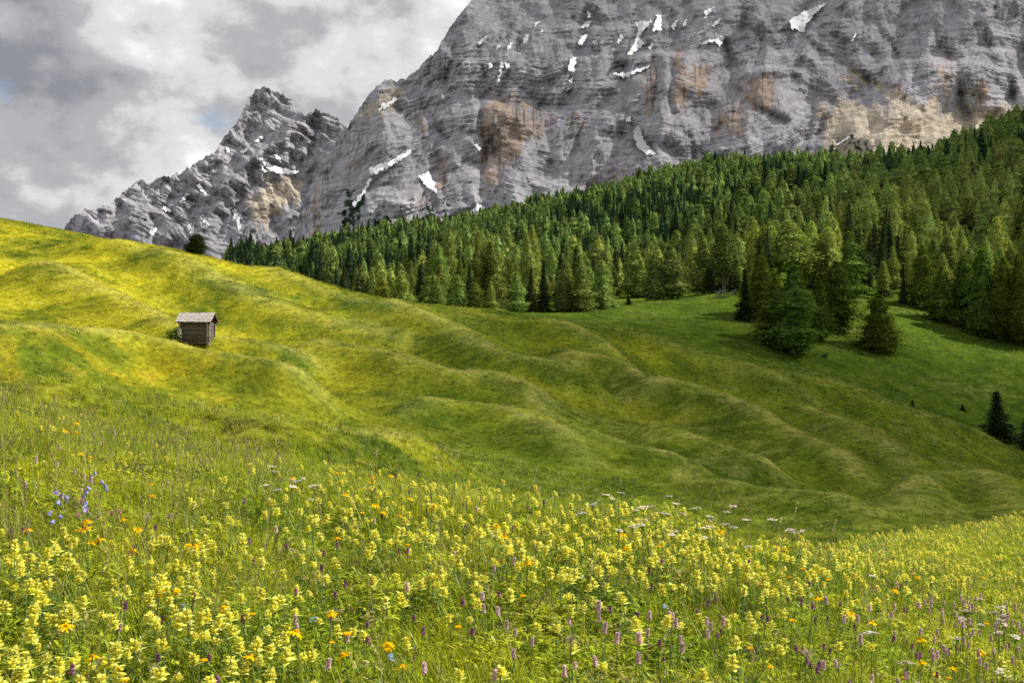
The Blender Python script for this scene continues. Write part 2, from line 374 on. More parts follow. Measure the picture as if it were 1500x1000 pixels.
# the long humps that run down the hillside: crest lines, strength
HUMPS = [
 ([(0, 395), (67, 413), (150, 450), (233, 490), (267, 510), (350, 523), (500, 552)], .75),
 ([(-120, 515), (0, 517), (100, 517), (200, 529), (300, 551), (400, 568), (500, 590)], 1.0),
 ([(350, 393), (400, 420), (467, 450), (500, 457), (560, 480), (600, 512)], .5),
 ([(200, 380), (290, 425), (370, 455), (430, 485), (500, 500), (633, 525)], .6),
 ([(400, 523), (483, 535), (540, 540), (587, 557), (667, 580), (733, 577), (767, 590), (817, 627)], .9),
 ([(520, 455), (583, 480), (667, 507), (700, 530), (750, 553), (800, 563), (900, 577)], .8),
 ([(783, 552), (833, 543), (900, 560), (980, 590)], .8),
 ([(760, 470), (817, 500), (867, 520), (900, 543), (950, 560)], .7),
 ([(300, 630), (400, 643), (500, 650), (567, 660), (650, 670)], .7),
 ([(0, 585), (100, 590), (200, 602), (300, 620), (420, 645)], .7),
 ([(860, 482), (930, 503), (1000, 530), (1100, 560), (1164, 571), (1234, 579), (1279, 595), (1311, 611), (1372, 627), (1420, 640), (1500, 668)], .45),
 ([(1040, 556), (1100, 563), (1164, 585), (1228, 608)], .6),
 ([(900, 577), (980, 585), (1040, 600), (1100, 628), (1148, 660), (1212, 692), (1292, 718)], .9),
 ([(1130, 600), (1218, 636), (1260, 663), (1308, 689), (1366, 711)], .75),
 ([(1290, 752), (1350, 724), (1420, 718), (1500, 740)], .9),
 ([(1000, 715), (1100, 734), (1196, 746), (1292, 766)], .6),
 ([(700, 620), (790, 640), (860, 665), (960, 690), (1040, 700)], .7),
 ([(560, 600), (640, 610), (720, 622), (800, 655), (880, 690)], .7),
 ([(900, 640), (1000, 655), (1080, 690), (1180, 715)], .7),
 ([(1180, 640), (1280, 690), (1400, 700), (1500, 705)], .5),
 ([(120, 350), (200, 385), (260, 405), (330, 430)], .5),
]
HP = []; HS = []; HR = []; HI = []
for hi, (pl, st) in enumerate(HUMPS):
    pl = np.array(pl, float); d = np.r_[0, np.cumsum(np.hypot(*np.diff(pl, axis=0).T))]; n = int(d[-1] / 6) + 2
    t = np.linspace(0, d[-1], n); px = np.interp(t, d, pl[:, 0]); py = np.interp(t, d, pl[:, 1]) + 27 * st
    rr = np.array([find_r(a, b, 24, 186) for a, b in zip(px, py)])
    k = np.hanning(19)[1:-1]; k /= k.sum(); rr = np.convolve(np.pad(rr, 8, mode='edge'), k, 'valid')
    fade = np.minimum(1, np.minimum(t, d[-1] - t) / 60 + .05)
    st_ = np.abs(np.gradient(rr)) / rr / 6; st_ = np.convolve(np.pad(st_, 6, mode='edge'), np.ones(13) / 13, 'valid'); fade = fade * (1 - sstep(.0035, .010, st_))
    wx_ = (px - 750) / F * rr; dd = np.r_[0, np.cumsum(np.hypot(np.diff(wx_), np.diff(rr)))]; m_ = int(dd[-1] / (.008 * rr.mean())) + 2; tt = np.linspace(0, dd[-1], m_)
    px, rr, fade = np.interp(tt, dd, wx_), np.interp(tt, dd, rr), np.interp(tt, dd, fade); px = px / rr * F + 750
    for a, r_, f in zip(px, rr, fade): HP.append(((a - 750) / F * r_, r_)); HS.append(st * f); HR.append(r_); HI.append(hi)
HP = np.array(HP); HS = np.array(HS); HR = np.array(HR); HI = np.array(HI)
def hump_raw(X, Y):
    z = np.zeros(X.shape); crest = np.zeros(X.shape)
    for h in range(len(HUMPS)):
        s = HI == h; p = HP[s]; st = HS[s]; rr = HR[s]; m = .25 * rr.max() + 4
        b = (X > p[:, 0].min() - m) & (X < p[:, 0].max() + m) & (Y > p[:, 1].min() - m) & (Y < p[:, 1].max() + m)
        if not b.any(): continue
        xs = X[b]; ys = Y[b]; best = np.full(xs.shape, 1e9); val = np.zeros(xs.shape); cv = np.zeros(xs.shape); bdy = np.zeros(xs.shape); bw = np.ones(xs.shape)
        for (a, c), sv, r_ in zip(p, st, rr):
            w = .052 * r_ + .4; dy = ys - c
            d2 = ((xs - a) ** 2 + (dy * np.where(dy < 0, 1.35, .5)) ** 2) / (w * w)
            k = d2 < best; best = np.where(k, d2, best); val = np.where(k, sv * r_ * .043, val); cv = np.where(k, sv, cv); bdy = np.where(k, dy, bdy); bw = np.where(k, w, bw)
        wg = sstep(0, 1, bdy / (.5 * bw)); g = (1 - wg) * np.exp(-best) + wg * np.exp(-1.25 * (np.sqrt(best + .01) - .1)) * (1 - sstep(1.0, 2.2, np.sqrt(best))); z[b] = np.maximum(z[b], val * g) + .25 * np.minimum(z[b], val * g); crest[b] = np.maximum(crest[b], cv * np.exp(-best * 14))
    return z, crest
HGX = np.arange(-260, 1761, 3.); HGL = np.arange(math.log(18), math.log(240), .006)
def _hump_grid():
    Lg, Xg = np.meshgrid(HGL, HGX, indexing='ij'); Rg = np.exp(Lg)
    z, c = hump_raw((Xg - 750) / F * Rg, Rg); z = z / Rg
    def blur(a, s, ax):
        n = int(3 * s) + 1; k = np.exp(-.5 * (np.arange(-n, n + 1) / s) ** 2); k /= k.sum()
        p = np.pad(a, [(n, n) if i == ax else (0, 0) for i in (0, 1)], mode='edge'); o = 0
        for i, w in enumerate(k): o = o + w * (p[i:i + a.shape[0]] if ax == 0 else p[:, i:i + a.shape[1]])
        return o
    return blur(blur(z, 5, 1), 1.7, 0), blur(blur(c, 2, 1), .8, 0)
HGZ, HGC = _hump_grid()
def hump_field(X, Y):
    r = np.maximum(Y, 1.5); fx = (750 + F * X / r - HGX[0]) / 3.; fl = (np.log(r) - HGL[0]) / .006
    ok = (fl > 0) & (fl < len(HGL) - 1.01); fx = np.clip(fx, 0, len(HGX) - 1.01); fl = np.clip(fl, 0, len(HGL) - 1.01)
    i = fl.astype(int); j = fx.astype(int); u = fl - i; v = fx - j
    f = lambda T: ((T[i, j] * (1 - v) + T[i, j + 1] * v) * (1 - u) + (T[i + 1, j] * (1 - v) + T[i + 1, j + 1] * v) * u) * ok
    return f(HGZ) * r, f(HGC)
def height(X, Y, full=False):
    X = np.asarray(X, float); Y = np.asarray(Y, float); r = np.maximum(Y, 1.5); x = 750 + F * X / r
    z = base_z(x, r)
    env = sstep(22, 45, r) * (1 - .6 * sstep(190, 230, r)) * (1 - sstep(600, 900, r))
    h, crest = hump_field(X, Y)
    a = X * .8 + Y * .6; b = -X * .6 + Y * .8
    z = z + h + env * (.38 * fbm(a / 26, b / 13, 3, 3) + .12 * fbm(X / 4., Y / 4., 3, 5)) + sstep(380, 800, r) * 15 * fbm(X / 170, Y / 170, 3, 9)
    z = z + .05 * fbm(X / 1.7, Y / 1.7, 3, 21) * (1 - sstep(20, 40, r))
    return (z, crest) if full else z
def hz(X, Y): return float(height(np.array([X]), np.array([Y]))[0])

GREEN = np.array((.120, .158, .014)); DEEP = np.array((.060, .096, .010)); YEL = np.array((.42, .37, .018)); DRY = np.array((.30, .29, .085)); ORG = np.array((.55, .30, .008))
def turf_colour(X, Y, crest):
    r = np.maximum(Y, 1.5); x = 750 + F * X / r
    n1 = fbm(X / 9, Y / 9, 4, 31); n2 = fbm(X / 2.2, Y / 2.2, 3, 41); n3 = fbm(X / 30, Y / 22, 3, 51)
    c = DEEP + (GREEN - DEEP) * np.clip(.5 + .6 * n1 + .4 * n2, 0, 1)[..., None]
    hill = sstep(50, 75, r) * (1 - sstep(195, 210, r))
    yel = hill * (1 - sstep(300, 760, x + 90 * n3)) * np.clip(.58 + .55 * n3 + .55 * n1 + .35 * n2, 0, 1)
    yel = np.maximum(yel, hill * .25 * np.clip(n1 + .2, 0, 1) * (1 - sstep(900, 1300, x)))
    yel = np.maximum(yel, (1 - sstep(24, 60, r)) * .45 * np.clip(.4 + n1 + n2, 0, 1))
    c = c + (YEL - c) * (yel * .74)[..., None]
    org = sstep(44, 52, r) * (1 - sstep(76, 86, r)) * (1 - sstep(330, 480, x)) * np.clip(.1 + 1.2 * n2 + .6 * n1, 0, 1)
    c = c + (ORG - c) * (org * .18)[..., None]
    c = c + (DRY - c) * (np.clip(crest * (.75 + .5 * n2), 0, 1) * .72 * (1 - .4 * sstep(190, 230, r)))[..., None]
    c = c + (DRY - c) * (.35 * np.clip(n3 + n2 - .35, 0, 1) * sstep(30, 60, r))[..., None]
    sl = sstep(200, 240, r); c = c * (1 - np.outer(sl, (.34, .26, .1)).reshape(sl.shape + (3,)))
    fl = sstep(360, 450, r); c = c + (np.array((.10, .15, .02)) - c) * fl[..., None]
    # the pale trodden line down the far right hump
    return np.clip(c, .004, .8)

def build_terrain():
    xs = np.r_[np.arange(-700, -60, 32.), np.arange(-60, 1562, 2.8), np.arange(1566, 2201, 32.)]
    rs = np.r_[np.exp(np.linspace(math.log(1.2), math.log(30), 110))[:-1], np.exp(np.linspace(math.log(30), math.log(345), 370))[:-1], np.exp(np.linspace(math.log(345), math.log(1750), 80))]
    Rg, Xg = np.meshgrid(rs, xs, indexing='ij')
    X = (Xg - 750) / F * Rg
    z, crest = height(X, Rg, True)
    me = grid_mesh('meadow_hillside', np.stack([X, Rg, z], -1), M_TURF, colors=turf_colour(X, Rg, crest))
    tag(mesh_obj('hillside_ground', me), 'rolling alpine meadow hillside with humps falling to the valley', kind='structure')
    # the meadow goes on behind and beside the viewpoint
    gx = np.linspace(-60, 60, 40); gy = np.linspace(-60, 1.21, 30); Yg, Xg = np.meshgrid(gy, gx, indexing='ij')
    z = base_z(750 + F * np.clip(Xg, -1, 1) / 1.2, np.full(Xg.shape, 1.2)) - .06 * Xg - .004
    me = grid_mesh('meadow_behind', np.stack([Xg, Yg, z], -1), M_TURF, colors=np.broadcast_to(GREEN, Xg.shape + (3,)).copy())
    tag(mesh_obj('meadow_ground', me), 'flat grassy meadow carrying on behind the viewpoint', kind='structure')
build_terrain()

# ------------------------------------------------------------------ mountains
SKY_MASSIF = [(418, 430), (426, 385), (432, 335), (444, 296), (456, 270), (480, 230), (500, 198), (512, 182), (526, 160), (540, 140), (556, 123), (566, 117), (580, 119), (596, 114), (612, 102), (630, 84), (641, 76), (647, 60), (655, 48), (668, 30), (682, 12), (697, -4), (720, -32), (800, -95), (900, -140), (1100, -180), (1400, -190), (1800, -170)]
SKY_PEAK = [(60, 400), (85, 350), (99, 328), (112, 312), (124, 308), (140, 306), (160, 299), (180, 284), (196, 270), (207, 265), (216, 270), (236, 260), (262, 256), (285, 240), (302, 231), (318, 218), (327, 204), (340, 188), (350, 176), (358, 160), (366, 142), (377, 131), (388, 128), (397, 134), (414, 139), (430, 152), (447, 171), (455, 166), (464, 161), (474, 164), (490, 174), (512, 188), (540, 215), (600, 260), (700, 300)]
def stair(f, k):
    i = np.floor(f); t = f - i; return i + sstep(.5 - k, .5 + k, t)
GULLIES = [([(1059, 60), (1075, 126), (1106, 157), (1145, 178)], 27, 6), ([(980, 84), (985, 165)], 30, 6), ([(957, 85), (962, 165)], 22, 4), ([(915, 100), (916, 160), (930, 190), (965, 228)], 15, 5), ([(702, 145), (701, 285)], 30, 6), ([(767, 65), (750, 100), (733, 140)], 20, 5),
 ([(1225, 85), (1275, 122), (1330, 150), (1352, 160)], 30, 7), ([(1205, 168), (1196, 205), (1175, 235)], 22, 8), ([(860, 10), (845, 70), (832, 130), (815, 165)], 12, 6), ([(940, 20), (925, 80), (916, 110)], 12, 6), ([(640, 225), (650, 285)], 17, 5), ([(600, 90), (612, 150), (640, 200)], 20, 8), ([(660, 40), (668, 85), (655, 115)], 20, 6),
 ([(510, 190), (505, 240), (525, 280)], 17, 7), ([(560, 255), (520, 310), (495, 360)], 15, 6), ([(1400, 90), (1410, 150)], 20, 5), ([(1300, 60), (1320, 110), (1310, 140)], 17, 6), ([(1475, 90), (1480, 150)], 20, 6), ([(1130, 60), (1160, 110), (1215, 150)], 11, 7), ([(800, 200), (815, 260)], 12, 6), ([(870, 190), (880, 250)], 12, 6), ([(1010, 200), (1022, 260)], 15, 5), ([(1150, 0), (1180, 60), (1230, 95)], 12, 7), ([(720, 0), (700, 60), (690, 110)], 15, 7)]
def massif_depth(x, y):
    wx = x + 22 * fbm(x / 130, y / 130, 3, 60); wy = y + 26 * fbm(x / 190, y / 150, 3, 61)
    y1 = wy + .10 * (x - 900) + 10 * np.sin(x / 90.)
    P1 = 46.; P2 = 9.
    msk = np.clip(.3 + 1.1 * fbm(x / 120, y / 90, 2, 62), .0, 1)
    ys = y1 + msk * .36 * (P1 * stair(y1 / P1, .16) - y1)
    ys = ys + .45 * (P2 * stair((y1 + 3 * fbm(x / 25, y / 25, 2, 63)) / P2, .2) - y1)
    ys = ys + .5 * (4.2 * stair((y1 + 2 * fbm(x / 18, y / 18, 2, 68)) / 4.2, .14) - y1)
    d = 1900 + 1.75 * (400 - (y + (ys - y1)))
    big = ridged((wx + .35 * wy) / 230, wy / 420 + .3, 2, 64); d = d - 135 * big
    gul = ridged((wx + .25 * wy) / 62, wy / 210, 4, 65, .55); d = d - 18 * gul
    d = d - 16 * fbm(wx / 75, wy / 60, 4, 66, .5)
    ux = wx + .28 * wy; d = d - 46 * np.abs(gnoise(ux / 58, wy / 170, 101)) - 13 * np.abs(gnoise((x - .2 * wy) / 27, wy / 70, 102))
    d = d - 34 * tnoise(ux / 62, y / 88, 111) - 21 * tnoise((x - .35 * y) / 27, y / 36, 112) - 9 * tnoise((x + .5 * y) / 12.5, y / 15, 113) - 3.5 * tnoise(x / 6.1, (y + .3 * x) / 6.7, 114) - 1.6 * tnoise(x / 3.3, y / 3.1, 115)
    for pl, A, w in GULLIES:
        best = np.full(x.shape, 1e9)
        for (ax, ay), (bx, by) in zip(pl, pl[1:]):
            t = np.clip(((wx * .35 + x * .65 - ax) * (bx - ax) + (y - ay) * (by - ay)) / ((bx - ax) ** 2 + (by - ay) ** 2), 0, 1)
            best = np.minimum(best, (wx * .35 + x * .65 - ax - t * (bx - ax)) ** 2 + (y - ay - t * (by - ay)) ** 2)
        d = d + A * np.exp(-best / (w * w))
    # named buttresses: great orange wall, dark pillars, right hand steps
    def wall(cx, cy, rx, ry, amt):
        q = ((wx - cx) / rx) ** 2; v = (wy - cy) / ry
        return amt * np.exp(-q) * sstep(-1.0, -.75, v) * (1 - .5 * sstep(.8, 1.3, v))
    d = d - wall(745, 235, 55, 85, 110) - wall(985, 135, 55, 60, 90) - wall(1100, 165, 70, 60, 70) - wall(1330, 125, 90, 50, 70) - wall(1450, 130, 50, 45, 60) - wall(490, 330, 45, 90, 70) - wall(600, 330, 70, 60, 60)
    d = d + 160 * np.exp(-((x - 1330) / 190) ** 2) * sstep(120, 260, y) * -.9
    return d + 260 * sstep(560, 430, x)
def peak_depth(x, y):
    wx = x + 14 * fbm(x / 80, y / 80, 3, 70); wy = y + 14 * fbm(x / 90, y / 90, 3, 71)
    s = wy - .62 * wx; P1 = 27.; P2 = 7.
    ss = s + .5 * (P1 * stair(s / P1, .17) - s) * np.clip(.6 + .6 * fbm(x / 60, y / 60, 2, 72), .15, 1) + .45 * (P2 * stair(s / P2, .2) - s)
    d = 2750 + 1.7 * (420 - y) - 1.9 * (ss - s) * 1.3
    d = d - 75 * ridged((wx + .5 * wy) / 105, (wy - .4 * wx) / 260, 3, 73) - 18 * fbm(wx / 45, wy / 38, 4, 74, .5) - 26 * np.abs(gnoise((wx - .5 * wy) / 30, (wy + .5 * wx) / 75, 105)) - 24 * tnoise((x - .6 * y) / 32, (y + .4 * x) / 42, 121) - 15 * tnoise((x - .6 * y) / 14, (y + .4 * x) / 19, 122) - 6 * tnoise(x / 7, y / 6.4, 123) - 2.5 * tnoise(x / 3.6, y / 3.3, 124)
    return d
def to_world(x, y, d): return np.stack([(x - 750) / F * d, d, CAMZ + (500 - y) / F * d], -1)
ORANGE = [[(705, 152), (735, 140), (802, 165), (800, 195), (768, 205), (757, 240), (730, 252), (712, 285), (705, 220)], [(945, 92), (962, 84), (960, 160), (945, 165)], [(985, 80), (1005, 78), (1006, 160), (990, 155)],
          [(1010, 100), (1040, 100), (1035, 130), (1008, 128)], [(1090, 118), (1130, 112), (1135, 160), (1100, 165)], [(1045, 170), (1090, 160), (1088, 195), (1050, 192)], [(1380, 95), (1390, 95), (1388, 135), (1378, 135)], [(1428, 118), (1446, 118), (1444, 150), (1426, 150)],
          [(830, 175), (860, 178), (858, 190), (832, 188)], [(610, 175), (625, 175), (622, 190), (610, 190)], [(457, 280), (470, 275), (466, 350), (452, 350)], [(895, 248), (912, 248), (910, 262), (897, 262)], [(645, 230), (655, 228), (652, 275), (643, 270)], [(1310, 130), (1330, 128), (1328, 150), (1312, 150)]]
SCREE = [[(1165, 245), (1200, 215), (1212, 188), (1196, 160), (1255, 150), (1300, 160), (1345, 150), (1420, 165), (1560, 150), (1560, 205), (1400, 230), (1330, 250), (1250, 232)], [(1225, 105), (1250, 100), (1345, 160), (1320, 165)], [(540, 150), (575, 135), (600, 140), (560, 165), (530, 180)], [(365, 290), (400, 265), (445, 255), (435, 300), (375, 330)]]
PINES = [[(500, 305), (512, 288), (530, 284), (532, 310), (518, 335), (500, 342)], [(540, 330), (565, 318), (580, 328), (578, 350), (535, 352)], [(612, 320), (625, 308), (642, 320), (640, 345), (612, 345)], [(645, 290), (660, 298), (656, 305)], [(1185, 236), (1215, 222), (1235, 232), (1230, 245), (1190, 248)], [(1240, 206), (1270, 212), (1300, 224), (1296, 228), (1250, 216)]]
def rock_colour(x, y, d, left=False):
    wx = x + 9 * fbm(x / 16, y / 20, 4, 80, .6); wy = y + 16 * fbm(x / 11, y / 40, 4, 81, .6)
    n = fbm(x / 50, y / 40, 4, 82); f = fbm(x / 9, y / 7, 3, 83); st = fbm(x / 5, y / 60, 3, 84)
    c = np.array((.395, .385, .418)) * (1 + .14 * n + .09 * f)[..., None]
    c = c + (np.array((.37, .345, .33)) - c) * np.clip(.5 * fbm(x / 80, y / 60, 3, 85), 0, .6)[..., None]
    sc_ = (wy - .62 * wx) if left else (y + 26 * fbm(x / 190, y / 150, 3, 61) + .10 * (x - 900) + 10 * np.sin(x / 90.))
    c = c * (1 + .13 * gnoise(x / 55, sc_ / 2.4, 88) + .08 * gnoise(x / 24, sc_ / 5.5, 89))[..., None]
    crk = sstep(.86, .97, 1 - np.abs(gnoise((x + .4 * y) / 13, y / 24, 87))) * np.clip(.5 + fbm(x / 60, y / 60, 2, 93), 0, 1)
    c = c * (1 - .38 * crk)[..., None]
    # dark water streaks and rusty walls on the steepest faces
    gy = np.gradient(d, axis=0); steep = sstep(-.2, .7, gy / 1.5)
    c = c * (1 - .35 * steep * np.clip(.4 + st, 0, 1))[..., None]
    rust = steep * np.clip(1.6 * fbm(x / 45, y / 70, 3, 86) - .25, 0, 1)
    c = c + (np.array((.37, .28, .215)) - c) * (.6 * rust)[..., None]
    for p in (ORANGE if not left else []):
        k = inpoly(wx, wy, p); w_ = (k * np.clip(.75 + .8 * st + .4 * n, .15, .9))[..., None]; c = c + (np.array((.41, .315, .25)) * (1 + .2 * f)[..., None] - c) * w_; c = c * (1 - .55 * k * sstep(.1, .6, -st + .3 * f))[..., None]
    for p in SCREE:
        k = inpoly(wx + 6 * f, wy + 8 * n, p); c = np.where(k[..., None], np.array((.50, .44, .36)) * (1 + .25 * f + .2 * n)[..., None], c)
    for p in PINES:
        k = inpoly(wx + 4 * f, wy + 4 * f, p) & (f > -.35); c = np.where(k[..., None], np.array((.03, .055, .03)) * (1 + .4 * f)[..., None], c)
    return np.clip(c, .02, .7)
def build_mountain(name, label, sky, depth, x0, x1, step, ybot, rows_vis, jag, left):
    xs = np.arange(x0, x1, step); top = np.interp(xs, [s[0] for s in sky], [s[1] for s in sky])
    top = top - jag * (ridged(xs / 13, xs * 0 + .5, 3, 90) - .35) - jag * .6 * gnoise(xs / 4, xs * 0, 91)
    t = np.linspace(0, 1, rows_vis)
    if not left: t = np.r_[t]
    Y = top[None, :] + (ybot - top)[None, :] * t[:, None]; X = np.broadcast_to(xs, Y.shape)
    D = depth(X, Y)
    V = to_world(X, Y, D)
    col = rock_colour(X, Y, D, left)
    # the far side falls away behind the crest
    back = []
    for k in range(1, 7):
        b = V[0].copy(); b[:, 1] += 60 * k; b[:, 2] -= 22 * k * k * .8 + 6 * k; back.append(b)
    V = np.concatenate([np.stack(back[::-1]), V]); col = np.concatenate([np.repeat(col[:1], 6, 0), col])
    o = mesh_obj(name, grid_mesh(name, V, M_ROCK, smooth=False, colors=col)); tag(o, label, kind='structure')
    return o
massif = build_mountain('mountain_massif', 'broad grey limestone massif with ledges and an orange wall', SKY_MASSIF, massif_depth, 418, 1760, 1.7, 420, 300, 4.0, False)
peak = build_mountain('mountain_peak', 'jagged twin-topped grey peak with slanting rock layers', SKY_PEAK, peak_depth, 62, 640, 1.5, 430, 190, 5.0, True)

SNOW_M = [[(602, 217), (573, 235), (540, 246), (543, 258), (567, 247), (602, 226)], [(613, 258), (628, 251), (636, 267), (641, 284), (627, 276)], [(660, 321), (680, 318), (699, 299), (711, 300), (708, 311), (693, 318), (670, 331)], [(692, 211), (697, 210), (705, 219), (702, 222)],
 [(859, 15), (864, 17), (866, 26), (861, 27)], [(849, 40), (858, 32), (869, 30), (860, 42)], [(845, 67), (852, 52), (864, 51), (853, 66)], [(831, 97), (838, 83), (845, 83), (841, 106), (835, 104)], [(833, 120), (839, 111), (841, 113), (837, 122)], [(827, 132), (836, 127), (838, 130), (830, 134)],
 [(930, 32), (957, 30), (944, 43), (936, 56), (945, 63), (924, 82), (919, 80), (929, 62), (934, 45)], [(963, 20), (970, 26), (969, 45), (955, 45)], [(895, 107), (918, 106), (953, 94), (950, 101), (914, 114)], [(987, 29), (995, 29), (988, 43), (983, 42)],
 [(927, 190), (937, 183), (942, 200), (948, 212), (962, 226), (950, 226), (935, 220), (929, 204)], [(764, 64), (770, 52), (777, 48), (772, 64)], [(782, 36), (789, 30), (791, 33), (784, 39)], [(733, 92), (738, 92), (734, 112), (729, 125), (726, 123), (731, 110)], [(676, 95), (682, 86), (685, 88), (679, 97)], [(554, 160), (562, 149), (566, 151), (557, 162)],
 [(1156, 30), (1180, 15), (1215, 1), (1198, 17), (1182, 35), (1177, 48), (1158, 41)], [(1031, 15), (1047, 9), (1040, 20), (1033, 28)], [(1039, 42), (1052, 28), (1060, 25), (1050, 37)], [(1015, 50), (1020, 47), (1033, 44), (1030, 48)], [(1024, 66), (1034, 59), (1044, 57), (1062, 53), (1056, 69), (1047, 61), (1036, 64)],
 [(1154, 239), (1162, 230), (1165, 232), (1158, 241)], [(1224, 211), (1244, 198), (1246, 201), (1228, 213)], [(727, 68), (732, 63), (733, 71), (728, 73)], [(739, 92), (748, 94), (745, 102), (740, 101)], [(1245, 62), (1253, 48), (1256, 50), (1249, 64)], [(1432, 187), (1440, 181), (1438, 192)], [(792, 44), (797, 41), (795, 48)]]
SNOW_M += [[(700, 62), (712, 52), (714, 55), (703, 66)], [(742, 72), (748, 61), (751, 64), (745, 76)], [(715, 95), (719, 89), (721, 98), (717, 104)], [(999, 37), (1004, 27), (1007, 30), (1003, 41)], [(868, 61), (875, 56), (872, 67)], [(904, 61), (910, 49), (914, 52), (908, 65)], [(949, 71), (955, 61), (958, 66), (953, 75)], [(560, 155), (580, 141), (582, 146), (564, 161)], [(516, 300), (530, 280), (541, 262), (545, 264), (533, 285), (520, 303)], [(918, 172), (925, 170), (923, 178), (916, 179)]]
SNOW_P = [[(239, 301), (252, 308), (250, 313), (238, 305)], [(297, 322), (301, 319), (307, 331), (303, 334)], [(340, 306), (346, 305), (354, 332), (349, 339), (345, 325)], [(367, 223), (380, 228), (396, 241), (437, 251), (432, 255), (412, 255), (392, 247)], [(352, 222), (361, 216), (364, 220), (356, 226)], [(274, 330), (279, 328), (283, 346), (278, 346)], [(217, 341), (231, 331), (229, 338), (224, 346)], [(286, 270), (291, 269), (306, 286), (301, 288)], [(261, 297), (275, 280), (278, 283), (266, 297)], [(371, 207), (383, 197), (386, 200), (376, 209)], [(401, 226), (405, 225), (414, 236), (409, 238)], [(379, 240), (384, 241), (390, 252), (385, 251)], [(306, 268), (311, 272), (308, 276)], [(330, 216), (337, 221), (333, 224)]]
def snow(poly, depth, parent, place):
    p = np.array(poly); x0, y0 = p.min(0) - 3; x1, y1 = p.max(0) + 3
    x = np.arange(x0, x1, .8); y = np.arange(y0, y1, .8); Y, X = np.meshgrid(y, x, indexing='ij')
    wx = X + 2.2 * fbm(X / 5, Y / 5, 3, 95); wy = Y + 2.2 * fbm(X / 5, Y / 5, 3, 96)
    k = inpoly(wx, wy, poly); keep = k[:-1, :-1] & k[1:, 1:]
    if keep.sum() < 3: return
    D = depth(X, Y)
    for _ in range(8):                   # snow lies smoother than the rock and fills the hollow
        q = np.pad(D, 1, mode='edge'); D = np.minimum(D, (q[:-2, 1:-1] + q[2:, 1:-1] + q[1:-1, :-2] + q[1:-1, 2:]) / 4)
    o = mesh_obj('snow_patch', grid_mesh('snow_patch', to_world(X, Y, D - 6 - .9 * (Y - Y.min())), M_SNOW, keep=keep), parent)
for i, p in enumerate(SNOW_M): snow(p, massif_depth, massif, '')
for i, p in enumerate(SNOW_P): snow(p, peak_depth, peak, '')

